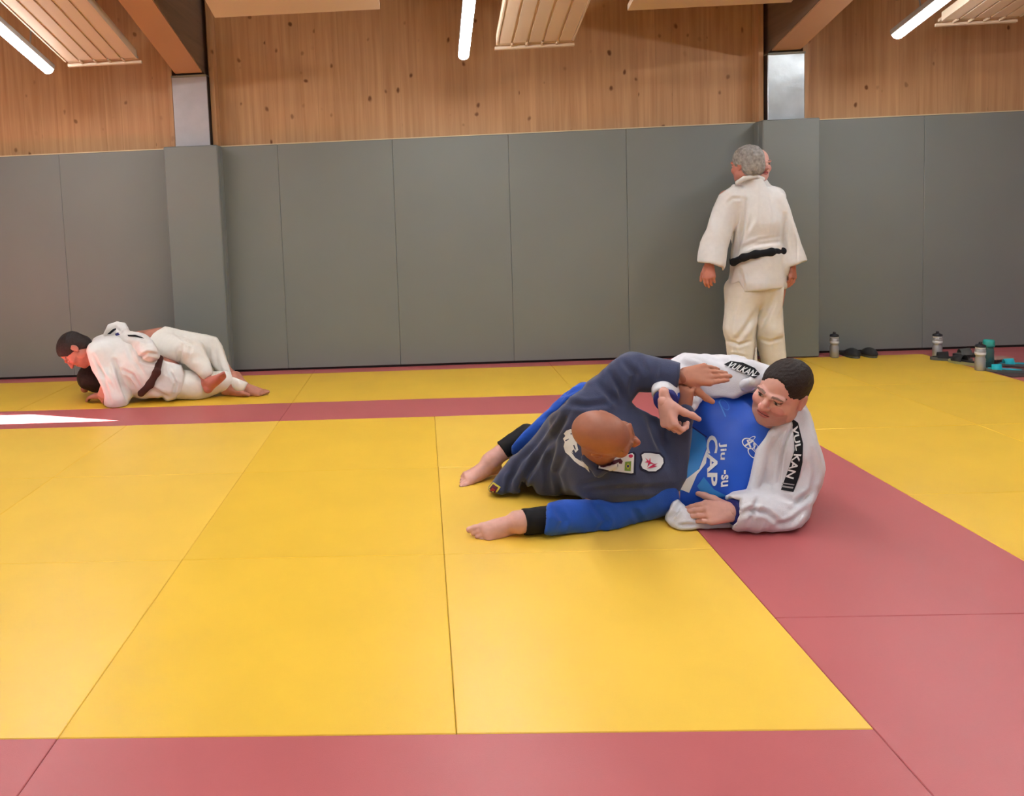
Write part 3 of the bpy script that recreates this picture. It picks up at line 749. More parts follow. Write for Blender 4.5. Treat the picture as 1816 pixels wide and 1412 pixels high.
# jacket
S = Soft()
S.grow = .034; b_torso(S); S.grow = 0
S.chain([bShL+V3(.01, 0, 0), bElL+V3(.005, -.005, .005), W(1312, 910, 2.93)], (.112, .085, .074), .05)
S.chain([bShR+V3(0, 0, .01), bElR+V3(0, 0, 0), W(1177, 700, 3.09)], (.105, .076, .050), .05)
S.cone(bShL, bNeck+V3(.03, .08, -.03), .10, .08, .05)
S.cone(W(1412, 850, 3.12), W(1345, 880, 3.12), .11, .09, .05)
S.cone(W(1265, 665, 3.42), W(1320, 672, 3.34), .095, .10, .05); S.cone(W(1320, 672, 3.34), W(1365, 690, 3.26), .10, .09, .05)
lap = [(1408, 738), (1393, 757), (1372, 772), (1354, 800), (1342, 838), (1331, 872)]
op_ = [(1240, 698), (1262, 704), (1300, 706), (1328, 694), (1345, 692), (1400, 715), (1402, 748), (1380, 764), (1362, 776), (1347, 805), (1335, 842), (1327, 868), (1300, 872), (1286, 884), (1284, 900), (1180, 940), (1130, 860), (1200, 720)]
S.outline(op_, .012, cut=True, near=None, far=3.40)
S.outline([(1150, 655), (1191, 640), (1213, 627), (1245, 624), (1283, 626), (1315, 634), (1342, 643), (1380, 655), (1424, 712), (1434, 734), (1442, 761), (1453, 796), (1462, 831), (1455, 858), (1446, 875), (1437, 899), (1431, 918), (1420, 936), (1396, 943), (1342, 944), (1298, 942), (1296, 925), (1311, 905), (1313, 886), (1286, 884), (1180, 945), (1100, 900), (1158, 725)], .02)
P3 = [on(rgb_, q, .018) for q in lap]
S.chain(P3, [.021]*len(P3), .004)
P4 = [on(rgb_, q, .014) for q in ((1331, 872), (1345, 868), (1372, 860))]
S.chain([on(rgb_, (1290, 882), .012), on(rgb_, (1331, 874), .018), W(1362, 868, 2.99)], (.009, .013, .014), .008)
P5 = [on(rgb_, q, .018) for q in ((1338, 676), (1318, 690), (1290, 698), (1262, 696), (1240, 700), (1226, 722))]
S.chain(P5, [.021, .021, .020, .019, .018, .016], .005)
S.cone(W(1316, 911, 2.93), bWrL+nrm(bWrL-bElL)*.05, .052, .060, .006, op='s')
S.cone(W(1178, 704, 3.08), bWrR+nrm(bWrR-bElR)*.06, .040, .048, .006, op='s')
S.plane((0, 0, .004), (0, 0, -1), .004)
v, f = S.mesh(.006)
v = folds(v, f, .010, .075, bElL-bShL, 2.0, 21)
v = creases(v, f, [([(1312, 915), (1330, 905), (1360, 910), (1385, 930)], 5, .014), ([(1330, 930), (1338, 900), (1345, 885)], 5, .010), ([(1405, 905), (1425, 885), (1445, 868)], 6, .014),
    ([(1375, 935), (1405, 925), (1425, 905)], 5, .012), ([(1385, 880), (1410, 890), (1440, 880)], 6, .010), ([(1440, 800), (1447, 840), (1440, 870)], 5, .008), ([(1408, 752), (1392, 782), (1386, 812), (1380, 855)], 3, .016),
    ([(1215, 645), (1235, 652), (1240, 670)], 5, .010), ([(1200, 650), (1215, 665)], 4, .008), ([(1255, 632), (1290, 645)], 5, .006)])
v[:, 2] = np.maximum(v[:, 2], .003)
S = Soft(); S.cone(W(1198, 905, 3.03), W(1206, 925, 2.99), .05, .05, .03); S.cone(W(1206, 925, 2.99), W(1300, 930, 3.0), .05, .05, .03)
S.outline([(1193, 890), (1203, 884), (1214, 898), (1240, 915), (1310, 925), (1310, 941), (1245, 942), (1208, 941), (1190, 933), (1178, 922)], .012); S.plane((0, 0, .004), (0, 0, -1), .004)
vs_, fs_ = S.mesh(.005); vs_ = folds(vs_, fs_, .006, .05, None, 1, 77); vs_ = creases(vs_, fs_, [([(1190, 920), (1200, 905), (1206, 892)], 4, .014), ([(1205, 932), (1240, 930)], 3, .01)]); vs_[:, 2] = np.maximum(vs_[:, 2], .003)
adopt(soft_obj('jacket_skirt', vs_, fs_, WHITE_GI, None), rootB)
jk = (v, f); jacketB = adopt(soft_obj('jacket', v, f, WHITE_GI, None), rootB)
jb = bvh_of(jk)
# jacket tapes with lettering
tape = lay('shoulder_tape', poly_bm([(1404, 742), (1415, 750), (1424, 787), (1423, 820), (1417, 846), (1407, 873), (1385, 869), (1399, 830), (1409, 798), (1407, 770)]), jb, .003, BLACKB, jacketB)
lay('lettering', text_bm('VUL', .02), jb, .005, WHITE, jacketB, quadmap((1404, 757), (1411, 800), (1421, 797), (1414, 755)), 2.0)
lay('lettering', text_bm('KAN', .02), jb, .005, WHITE, jacketB, quadmap((1408, 805), (1394, 846), (1407, 850), (1421, 806)), 2.0)
lay('tape_stripe', poly_bm([(1387, 861), (1407, 864), (1406, 867), (1386, 864)]), jb, .005, GREYP, jacketB)
lay('tape_stripe', poly_bm([(1388, 856), (1409, 859), (1408, 861), (1387, 858)]), jb, .005, GREYP, jacketB)
lay('sleeve_tape', poly_bm([(1284, 647), (1296, 641), (1318, 644), (1338, 653), (1348, 664), (1338, 672), (1324, 664), (1308, 658)]), jb, .005, BLACKB, jacketB)
lay('lettering', text_bm('VULKAN', .02), jb, .008, WHITE, jacketB, quadmap((1288, 651), (1335, 669), (1343, 659), (1298, 643)), 2.0)
lay('flag_patch', poly_bm([(1234, 649), (1253, 645), (1254, 651), (1235, 655)]), jb, .005, GRNP, jacketB)
# jersey prints
lay('light_panel', poly_bm([(1222, 755), (1250, 775), (1254, 790), (1240, 830), (1215, 868), (1206, 872), (1205, 800)]), rgb_, .002, LBLUE, jersey)
lay('white_panel', poly_bm([(1256, 790), (1252, 822), (1236, 842), (1222, 874), (1207, 868), (1214, 852), (1240, 832)]), rgb_, .003, WHITE, jersey)
lay('lower_panel', poly_bm([(1236, 862), (1248, 846), (1266, 868), (1290, 880), (1250, 884)]), rgb_, .003, LBLUE, jersey)
lay('seam_line', poly_bm([(1224, 754), (1254, 775), (1253, 777), (1223, 756)]), rgb_, .004, NAVYP, jersey)
lay('lettering', text_bm('CAP', .03), rgb_, .004, WHITE, jersey, quadmap((1253, 773), (1254, 862), (1272, 862), (1273, 773)), 2.5)
lay('lettering', text_bm('Jiu', .02), rgb_, .004, WHITE, jersey, quadmap((1275, 786), (1274, 816), (1289, 816), (1289, 784)), 2.5)
lay('lettering', text_bm('-su', .02), rgb_, .004, WHITE, jersey, quadmap((1279, 834), (1278, 864), (1291, 862), (1292, 834)), 2.5)
def ring(cx, cy, rx, ry, w, n=28, a0=0, a1=2*math.pi, rot_=0.0):
    bm = bmesh.new(); row = []
    for i in range(n+1):
        a = a0+(a1-a0)*i/n; p = []
        for s_ in (1, 1-w):
            x, y = rx*s_*math.cos(a), ry*s_*math.sin(a); p.append(bm.verts.new((cx+x*math.cos(rot_)-y*math.sin(rot_), cy+x*math.sin(rot_)+y*math.cos(rot_), 0)))
        row.append(p)
    for i in range(n): bm.faces.new((row[i][0], row[i+1][0], row[i+1][1], row[i][1]))
    bmesh.ops.remove_doubles(bm, verts=bm.verts, dist=1e-4)
    return bm
lay('round_emblem', ring(1328, 787, 13, 9, .16, rot_=.5), rgb_, .004, WHITE, jersey)
lay('emblem_stroke', poly_bm([(1320, 790), (1336, 780), (1337, 783), (1321, 793)]), rgb_, .004, WHITE, jersey)
lay('emblem_stroke', poly_bm([(1324, 781), (1330, 795), (1333, 794), (1327, 780)]), rgb_, .004, WHITE, jersey)
lay('emblem_leaf', ring(1334, 804, 11, 6, .22, rot_=.9), rgb_, .004, WHITE, jersey)
lay('emblem_leaf', ring(1342, 796, 12, 4, .25, rot_=1.15), rgb_, .004, WHITE, jersey)
lay('emblem_leaf', ring(1334, 778, 7, 3, .3, rot_=-.5), rgb_, .004, WHITE, jersey)
lay('sleeve_print', ring(1285, 718, 12, 6, .12, rot_=.9), rgb_, .003, BLUEP, jersey)
lay('sleeve_print', poly_bm([(1274, 713), (1286, 740), (1288, 739), (1276, 712)]), rgb_, .003, BLUEP, jersey)
# cuffs of the jersey
S = Soft(); S.cone(bWrL+nrm(bElL-bWrL)*.07, bWrL+nrm(bWrL-bElL)*.03, .054, .048, .01); S.plane(bWrL+nrm(bWrL-bElL)*.006, bWrL-bElL, .006); v, f = S.mesh(.005); v = folds(v, f, .002, .03, seed=4); adopt(soft_obj('jersey_cuff', v, f, NAVYP, None), rootB)
S = Soft(); S.cone(bWrR+nrm(bElR-bWrR)*.05, bWrR+nrm(bWrR-bElR)*.03, .049, .045, .01); S.plane(bWrR+nrm(bWrR-bElR)*.0, bWrR-bElR, .006); S.plane(bWrR-nrm(bWrR-bElR)*.03, bElR-bWrR, .006); v, f = S.mesh(.005); v = folds(v, f, .002, .03, seed=4); adopt(soft_obj('jersey_cuff', v, f, NAVYP, None), rootB)
# trousers and leggings
hemL = W(962, 922, 2.955); hemR = W(910, 782, 3.62)
S = Soft(); S.cone(bHipL, bHipR, .135, .135, .06); S.cone(bPel, (bHipL+bHipR)/2, .17, .14, .06)
S.chain([bHipL, bKnL, hemL], (.115, .092, .078), .05); S.chain([bHipR, bKnR, hemR], (.12, .10, .080), .05)
S.outline([(1200, 850), (1215, 945), (1100, 948), (1000, 951), (962, 949), (966, 925), (972, 893), (1000, 887), (1090, 888), (1150, 870), (1100, 800), (1000, 760), (960, 800), (922, 812), (908, 806), (905, 793), (930, 766), (975, 725), (1000, 700), (1030, 680), (1060, 670), (1100, 690), (1190, 740)], .02)
S.cone(hemL+nrm(hemL-bKnL)*.02, hemL-nrm(hemL-bKnL)*.03, .062, .05, .006, op='s'); S.cone(hemR+nrm(hemR-bKnR)*.02, hemR-nrm(hemR-bKnR)*.03, .056, .045, .006, op='s')
S.plane((0, 0, .004), (0, 0, -1), .004)
v, f = S.mesh(.007); v = folds(v, f, .006, .07, bKnL-bAnL, 1.4, 31)
v = creases(v, f, [([(985, 900), (1000, 925), (990, 945)], 6, .008), ([(1050, 890), (1075, 925), (1060, 945)], 6, .010), ([(1010, 705), (990, 735), (960, 745)], 5, .012), ([(995, 720), (960, 770)], 5, .012), ([(1025, 690), (1000, 700), (985, 725)], 4, .010), ([(1120, 900), (1140, 930)], 6, .008)])
v[:, 2] = np.maximum(v[:, 2], .003)
adopt(soft_obj('trousers', v, f, BLUE_TR, None), rootB)
for a_, b_, r0, r1 in ((W(975, 921, 2.96), W(928, 926, 2.935), .052, .050), (W(935, 770, 3.64), W(891, 799, 3.615), .050, .046)):
    S = Soft(); S.cone(a_, b_, r0, r1, .01); S.plane(b_, b_-a_, .003); v, f = S.mesh(.005); v = folds(v, f, .0015, .03, seed=2); v[:, 2] = np.maximum(v[:, 2], .002)
    adopt(soft_obj('legging', v, f, BLACK, None), rootB)
tag(rootB, 'person in open white jacket over blue jersey and blue trousers, propped on one elbow', 'person')

# ================================================================== bald person in navy jacket, back turned, lying across the other
SKA = (158, 100, 78)
aHead = W(1071, 771, 2.87); aA = frame((.93, -.30, -.14), (.10, -.93, .34)); aS = 1.06
aNeck = W(1062, 800, 3.03); aShR = W(1090, 850, 3.10); aShL = W(1032, 735, 3.22)
aHip = W(955, 800, 3.58); aElL = W(1112, 662, 3.26); aWrL = W(1212, 668, 3.12)
aElR = W(1185, 850, 3.12); aWrR = W(1217, 735, 3.12)
aKn = [V3(.88, 3.50, .10), V3(.94, 3.62, .14)]; aAn = [V3(.72, 3.76, .08), V3(.80, 3.84, .09)]; aHp = [V3(.56, 3.52, .16), V3(.58, 3.60, .22)]
AO = [(1180, 700), (1100, 690), (1060, 690), (1011, 735), (974, 770), (952, 800), (930, 830), (950, 862), (979, 885), (1181, 875)]
rootA = rooted('person', (.62, 3.4, 0))
parts = []
S = Soft(); S.cone(W(1070, 800, 3.24), aHip, .11, .075, .05); S.cone(aNeck, W(1070, 800, 3.24), .06, .09, .05); S.cone(aShR, aShL, .07, .07, .05)
S.chain([aShR, aElR, aWrR], (.06, .048, .032), .03); S.chain([aShL, aElL, aWrL], (.06, .048, .032), .03); S.cone(aNeck, aHead, .062, .06, .03)
for k_ in (0, 1): S.chain([aHp[k_], aKn[k_], aAn[k_]], (.095, .06, .04), .03); foot(S, aAn[k_], (-.5, .8, -.1), (.3, -.3, .9), k_ == 1)
S.outline([(1209, 642), (1148, 625), (1116, 625), (1081, 647), (1041, 678), (1011, 705), (974, 740), (952, 772), (920, 804), (930, 860), (966, 889), (1127, 889), (1206, 870), (1227, 762), (1240, 690)], .01, inset=.02)
v, f = S.mesh(.008); parts.append((v, f, flatcol(v, SKA)))
S = Soft(); head(S, aHead, aA, aS, heavy=.4); S.cone(aHead+aA@V3(0, -.03, -.05)*aS, aNeck, .060, .068, .03)
v, f = S.mesh(.0026); v = relax(v, f, 1, .4); parts.append((v, f, head_paint(v, aHead, aA, aS, SKA, lips=(150, 84, 72), brow=(110, 70, 52))))
S = Soft(); hand(S, aWrL, (.97, -.02, .05), (.1, .8, -.5), False, (.10, .10, .12, .18), .11, .62, 1.08, .25)
v, f = S.mesh(.003); parts.append((v, f, flatcol(v, (190, 130, 106))))
S = Soft(); hand(S, W(1211, 728, 3.11), (.05, .0, .95), (.7, .6, 0), True, (1.2, 1.2, 1.2, 1.2), .0, .35, 1.0, .6)
v, f = S.mesh(.003); parts.append((v, f, flatcol(v, (178, 118, 94))))
v, f, c = merge(parts); v[:, 2] = np.maximum(v[:, 2], .001)
adopt(soft_obj('body', v, f, SKIN, None, to_lin(c)), rootA)
# jacket
S = Soft()
S.cone(aShR+V3(0, .02, .0), aShL, .125, .125, .08)
S.cone(W(1075, 800, 3.22), W(975, 800, 3.52), .205, .19, .10)
S.cone(W(975, 790, 3.50), W(905, 840, 3.46), .15, .075, .08)
S.cone(W(960, 830, 3.44), W(880, 870, 3.40), .10, .045, .06); S.cone(W(1000, 745, 3.46), W(925, 818, 3.44), .10, .07, .06); S.cone(W(1010, 770, 3.40), W(960, 840, 3.40), .12, .12, .06); S.cone(W(945, 835, 3.40), W(890, 868, 3.38), .08, .05, .05)
S.cone(W(940, 860, 3.40), W(915, 880, 3.38), .05, .02, .05)
S.cone(W(1110, 780, 3.24), W(1185, 800, 3.24), .14, .11, .08)
S.cone(aShR, W(1195, 845, 3.13), .115, .085, .08)
S.cone(W(1195, 845, 3.13), W(1213, 770, 3.12), .075, .052, .05); S.cone(W(1213, 770, 3.12), W(1214, 742, 3.10), .045, .034, .03)
S.chain([W(1040, 730, 3.22), W(1085, 680, 3.26), W(1118, 662, 3.26), W(1206, 668, 3.13)], (.12, .098, .088, .064), .06)
S.outline([(1209, 642), (1189, 633), (1148, 625), (1116, 625), (1100, 631), (1081, 647), (1060, 666), (1041, 678), (1033, 691), (1011, 705), (992, 726), (974, 740), (965, 753), (952, 772), (939, 786), (920, 804), (906, 812), (896, 826), (877, 850), (861, 872), (856, 881), (874, 891), (898, 889), (912, 893), (927, 883), (922, 866), (927, 855), (936, 862), (944, 860), (952, 874), (966, 889), (979, 893), (1022, 890), (1076, 894), (1127, 889), (1181, 884), (1206, 870), (1217, 848), (1223, 810), (1227, 762), (1226, 735), (1205, 735), (1170, 738), (1120, 713), (1132, 693), (1165, 699), (1200, 693)], .022)
S.cone(aHead+aA@V3(0, -.01, .1), aHead+aA@V3(0, -.03, -.08), .095, .085, .02, op='s')
S.cone(aWrL+V3(.04, 0, 0), W(1196, 668, 3.14), .052, .046, .006, op='s')
S.chain([W(1036, 812, 2.99), W(1062, 838, 2.965), W(1092, 826, 2.965)], (.012, .013, .012), .015)
S.plane((0, 0, .02), (0, 0, -1), .01)
v, f = S.mesh(.006)
v = folds(v, f, .006, .085, aHip-aNeck, 2.6, 41)
CR = [([(1012, 725), (985, 770), (972, 830), (975, 870)], 6, .014), ([(1000, 745), (960, 800), (935, 850)], 6, .016), ([(1005, 800), (985, 840), (1000, 885)], 6, .012), ([(990, 735), (950, 790), (905, 835)], 5, .012),
      ([(900, 880), (905, 850), (920, 825)], 5, .018), ([(925, 868), (935, 840), (950, 815)], 5, .014), ([(1080, 655), (1100, 690), (1105, 715)], 6, .014), ([(1105, 640), (1125, 665), (1120, 695)], 6, .012), ([(1060, 680), (1085, 705), (1100, 720)], 6, .010),
      ([(1135, 635), (1145, 660)], 5, .008), ([(1165, 640), (1160, 680)], 5, .006), ([(1050, 870), (1120, 868), (1190, 865)], 6, .008), ([(1150, 740), (1165, 780), (1175, 800)], 6, .012), ([(1000, 715), (1040, 720), (1080, 715)], 6, .010), ([(1030, 860), (1080, 850)], 5, .006)]
v = creases(v, f, CR)
ja = (v, f); jacketA = adopt(soft_obj('jacket', v, f, NAVY_GI, None), rootA); jab = bvh_of(ja)
# sewn patches
lay('hem_label', poly_bm([(861, 873), (875, 855), (888, 864), (874, 886)]), jab, .003, YELP, jacketA)
lay('hem_label_centre', poly_bm([(864, 873), (875, 859), (884, 865), (873, 882)]), jab, .0045, MAROON, jacketA)
lay('hem_label_mark', poly_bm([(868, 873), (874, 865), (879, 869), (872, 877)]), jab, .006, mat('dark_red_print', (150, 40, 30), .6), jacketA)
cr_ = [(1004, 764), (1012, 761), (1019, 763), (1020, 768), (1022, 778), (1024, 790), (1026, 798), (1021, 803), (1018, 797), (1015, 800), (1019, 808), (1027, 814), (1036, 820), (1043, 828), (1046, 838), (1038, 830), (1028, 825), (1019, 818), (1010, 808), (1003, 802), (1000, 792), (1002, 784), (999, 778), (1003, 773), (1000, 769)]
lay('crest_patch', poly_bm(cr_), jab, .003, WHITE, jacketA)
for s_ in ([(1012, 769), (1014, 768), (1015, 770), (1013, 771)], [(1017, 790), (1019, 789), (1022, 797), (1020, 798)], [(1013, 801), (1022, 808), (1034, 820), (1021, 812)], [(1003, 781), (1009, 778), (1010, 779), (1004, 783)]):
    lay('crest_stroke', poly_bm(s_), jab, .0045, NAVY_GI, jacketA)
lay('club_patch_border', poly_bm([(1058, 833), (1060, 818), (1076, 812), (1124, 801), (1128, 806), (1127, 842), (1121, 843), (1090, 839)]), jab, .003, mat('dark_navy_border', (30, 30, 52), .8), jacketA)
lay('club_patch', poly_bm([(1061, 831), (1062, 820), (1078, 815), (1121, 804), (1124, 807), (1123, 839), (1119, 840), (1090, 836)]), jab, .0045, WHITE, jacketA)
lay('club_letter', poly_bm([(1064, 824), (1100, 813), (1104, 818), (1102, 823), (1096, 822), (1070, 830), (1064, 829)]), jab, .006, MAROON, jacketA)
lay('club_flag', poly_bm([(1108, 819), (1119, 818), (1118, 836), (1107, 835)]), jab, .006, mat('flag_green', (120, 150, 60), .6), jacketA)
lay('club_flag_diamond', poly_bm([(1109, 827), (1113, 821), (1117, 827), (1113, 833)]), jab, .007, YELP, jacketA)
lay('club_flag_disc', ring(1113, 827, 2.2, 2.6, .99, 10), jab, .008, NAVYP, jacketA)
lay('red_dot', ring(1118, 809, 4, 3, .99, 12), jab, .006, REDP, jacketA)
lay('round_patch_border', poly_bm([(1134, 806), (1140, 801), (1152, 801), (1170, 803), (1178, 811), (1179, 822), (1174, 832), (1163, 839), (1150, 839), (1136, 834), (1133, 826), (1136, 816)]), jab, .003, MATS['dark_navy_border'], jacketA)
lay('round_patch', poly_bm([(1137, 807), (1142, 804), (1152, 804), (1168, 806), (1175, 813), (1176, 821), (1171, 830), (1162, 836), (1150, 836), (1139, 831), (1136, 825), (1139, 816)]), jab, .0045, WHITE, jacketA)
for s_ in ([(1143, 812), (1150, 818), (1152, 812), (1153, 820), (1160, 823), (1152, 823), (1147, 829), (1149, 821), (1142, 820), (1147, 818)], [(1150, 829), (1157, 824), (1166, 822), (1159, 826), (1165, 827), (1155, 830), (1146, 831)]):
    lay('calligraphy_stroke', poly_bm(s_), jab, .006, REDP, jacketA)
# hidden trousers
S = Soft(); S.cone(aHp[0], aHp[1], .11, .11, .06)
for k_ in (0, 1): S.chain([aHp[k_], aKn[k_], aAn[k_]+V3(.06, -.04, .02)], (.12, .085, .07), .05)
S.outline(AO, .02); S.plane((0, 0, .004), (0, 0, -1), .004)
v, f = S.mesh(.009); v = folds(v, f, .006, .08, seed=51); adopt(soft_obj('trousers', v, f, NAVY_GI, None), rootA)
# sleeve end gripped by the other person
S = Soft(); S.chain([W(1212, 752, 3.09), W(1214, 736, 3.085), W(1216, 730, 3.085)], (.034, .031, .029), .02); v, f = S.mesh(.005); v = folds(v, f, .003, .03, seed=8)
adopt(soft_obj('sleeve_end', v, f, NAVY_GI, None), rootA)
tag(rootA, 'bald person in faded navy jacket with sewn patches, back turned', 'person')
# ================================================================== figures by the wall
BROWNB = mat('brown_belt_cloth', (74, 44, 40), .8, .2)
GREYH = mat('grey_hair', (150, 146, 142), .6, .3, noise=.35, nscale=45, bump=.8, bscale=200)
CREAM_GI = mat('cream_cotton_gi', (228, 224, 220), .85, .2, noise=.03, nscale=30, bump=.3, bscale=200, sheen=.15)
IVORY_TR = mat('ivory_cotton_trousers', (234, 229, 220), .85, .2, noise=.03, nscale=30, bump=.3, bscale=200, sheen=.1)
def add_cloth(name, S, h, m, root, amp=.006, size=.09, axis=None, seed=0, lines=None, floorz=.004, stretch=2.5):
    v, f = S.mesh(h); v = folds(v, f, amp, size, axis, stretch, seed)
    if lines: v = creases(v, f, lines)
    v[:, 2] = np.maximum(v[:, 2], floorz)
    return adopt(soft_obj(name, v, f, m, None), root), (v, f)

# ---- standing person with black belt
SKE = (196, 128, 112)
YE = 5.80
rootE = rooted('person', (2.52, YE, 0))
eP = W(1345, 505, YE); eC = W(1343, 395, YE); eShL = W(1290, 352, YE); eShR = W(1376, 358, YE+.03); eN = W(1333, 330, YE)
eElL = W(1266, 415, YE-.03); eElR = W(1400, 412, YE); eWrL = W(1257, 470, YE-.10); eWrR = W(1404, 470, YE-.06)
eHp = (W(1318, 515, YE), W(1370, 515, YE+.02)); eKn = (W(1311, 580, YE-.01), W(1366, 580, YE+.02)); eAn = (V3(2.40, YE-.01, .085), V3(2.67, YE+.04, .085))
eHead = W(1324, 292, YE); eA = frame((-.42, .9, -.05), (-.02, -.02, 1)); eS = 1.08
def std_body(h, hd, A, s, nk, sh, el, wr, hp, kn, an, pel, chest, skin, fdir, hands, heavy=0.2, hd_paint=None):
    ps = []
    S = Soft(); S.cone(chest, pel, .125, .13, .05, fdir, .8); S.cone(sh[0], sh[1], .065, .065, .05); S.cone(nk, hd, .055, .055, .03); S.cone(nk, chest, .07, .11, .05)
    for k in (0, 1): S.chain([sh[k], el[k], wr[k]], (.052, .044, .03), .02); S.chain([hp[k], kn[k], an[k]], (.09, .058, .04), .03); foot(S, an[k], fdir, (0, 0, 1), k == 0)
    v, f = S.mesh(.009); ps.append((v, f, flatcol(v, skin)))
    S = Soft(); head(S, hd, A, s, heavy=heavy); S.cone(hd+A@V3(0, -.02, -.05)*s, nk, .054*s, .058, .03); v, f = S.mesh(.0042); ps.append((v, f, head_paint(v, hd, A, s, skin)))
    for k in (0, 1):
        S = Soft(); hand(S, wr[k], hands[k][0], hands[k][1], k == 1, (.35, .38, .42, .46), .06, .4, 1.05); v, f = S.mesh(.0042); ps.append((v, f, flatcol(v, skin)))
    v, f, c = merge(ps); v[:, 2] = np.maximum(v[:, 2], .002); return v, f, c
v, f, c = std_body(.009, eHead, eA, eS, eN, (eShL, eShR), (eElL, eElR), (eWrL, eWrR), eHp, eKn, eAn, eP, eC, SKE, (-.25, .97, 0), (((-.02, -.1, -1), (.5, .8, 0)), ((.0, -.1, -1), (-.6, .7, 0))))
adopt(soft_obj('body', v, f, SKIN, None, to_lin(c)), rootE)
S = Soft(); S.grow = .007; hq = lambda x, y, z: eHead+eA@V3(x, y, z)*eS
S.ell(hq(0, -.018, .040), np.array([.082, .100, .086])*eS, eA, 0); S.ell(hq(0, -.055, -.025), np.array([.072, .058, .062])*eS, eA, .03); S.grow = 0
S.ell(hq(0, .105, -.02), np.array([.09, .075, .13])*eS, eA, .012, 's')
for q in (-1, 1): S.ell(hq(q*.09, .015, -.06), np.array([.035, .045, .065])*eS, eA, .012, 's')
S.plane(hq(0, -.05, -.085), -eA[:, 2], .01)
add_cloth('hair', S, .005, GREYH, rootE, .005, .022, eA[:, 2], 6, floorz=0)
S = Soft()
for k in (0, 1): S.chain([eHp[k], eKn[k], eAn[k]+V3(0, 0, -.03)], (.125, .105, .10), .04)
S.cone(eHp[0], eHp[1], .12, .12, .05)
S.outline([(1283, 480), (1282, 560), (1283, 640), (1284, 680), (1334, 680), (1335, 640), (1338, 590), (1347, 550), (1343, 590), (1337, 640), (1338, 680), (1394, 680), (1393, 627), (1388, 575), (1387, 540), (1392, 480)], .012)
for k in (0, 1): S.cone(eAn[k]+V3(0, 0, -.04), eAn[k]+V3(0, 0, -.12), .075, .085, .005, op='s')
add_cloth('trousers', S, .007, IVORY_TR, rootE, .007, .08, (0, 0, 1), 14, [([(1345, 548), (1318, 590), (1300, 610)], 5, .012), ([(1290, 605), (1310, 612), (1330, 606)], 3, .010), ([(1345, 600), (1365, 606), (1388, 600)], 3, .008), ([(1375, 520), (1360, 560), (1345, 585)], 5, .014), ([(1310, 520), (1298, 560), (1292, 590)], 4, .008), ([(1290, 628), (1325, 634)], 3, .008)])
S = Soft(); fd = (-.25, .97, 0)
S.cone(eC+V3(0, 0, .03), W(1345, 455, YE), .185, .185, .06, fd, .72); S.cone(W(1345, 455, YE), W(1343, 500, YE), .195, .225, .05, fd, .72)
S.cone(eShL, eShR, .09, .09, .06); S.cone(eN+V3(0, 0, .02), eC, .078, .15, .05)
S.chain([eShL, eElL, W(1262, 466, YE-.10)], (.10, .105, .098), .05); S.chain([eShR, eElR, W(1409, 466, YE-.06)], (.11, .11, .092), .05)
S.outline([(1308, 316), (1320, 312), (1340, 308), (1351, 312), (1360, 322), (1378, 333), (1391, 346), (1400, 370), (1406, 390), (1419, 430), (1431, 462), (1401, 473), (1400, 490), (1404, 512), (1360, 514), (1320, 518), (1312, 500), (1300, 505), (1279, 502), (1281, 474), (1262, 468), (1234, 464), (1242, 430), (1253, 406), (1265, 370), (1276, 346), (1296, 332)], .012)
S.cone(W(1260, 474, YE-.11), W(1262, 462, YE-.10), .082, .072, .005, op='s'); S.cone(W(1409, 474, YE-.07), W(1408, 462, YE-.06), .066, .058, .005, op='s')
S.cone(W(1352, 380, YE-.17), W(1350, 380, YE-.17), .001, .001, .0)
jE, jm = add_cloth('jacket', S, .007, CREAM_GI, rootE, .007, .10, (0, 0, 1), 23, [([(1322, 356), (1320, 390), (1312, 425), (1304, 450)], 4, .022), ([(1392, 380), (1388, 420), (1392, 445)], 4, .018), ([(1340, 380), (1325, 405), (1312, 425)], 5, .008), ([(1305, 448), (1335, 434), (1388, 428)], 4, .010), ([(1310, 440), (1345, 426), (1385, 420)], 3, .006),
    ([(1312, 478), (1318, 500), (1320, 516)], 3, .014), ([(1300, 470), (1292, 500)], 3, .010), ([(1367, 345), (1372, 380), (1368, 420)], 3, .005), ([(1318, 352), (1300, 352), (1290, 360)], 3, .006)])
S = Soft(); S.chain([W(1301, 465, YE-.10), W(1318, 457, YE-.155), W(1340, 451, YE-.165), W(1368, 447, YE-.150), W(1388, 446, YE-.10)], [.026]*5, .01, (0, -1, 0), .38)
S.chain([W(1301, 465, YE-.10), W(1300, 462, YE+.08), W(1340, 452, YE+.17), W(1388, 446, YE+.08), W(1388, 446, YE-.10)], [.024]*5, .01, (0, -1, 0), .5)
add_cloth('belt', S, .005, BLACKB, rootE, .001, .05)
S = Soft(); S.chain([W(1308, 324, YE-.06), W(1320, 317, YE-.085), W(1340, 313, YE-.075), W(1352, 318, YE-.02)], [.018]*4, .01); add_cloth('collar', S, .005, CREAM_GI, rootE, .001, .05)
tag(rootE, 'standing grey haired person in white suit with black belt, seen from behind', 'person')

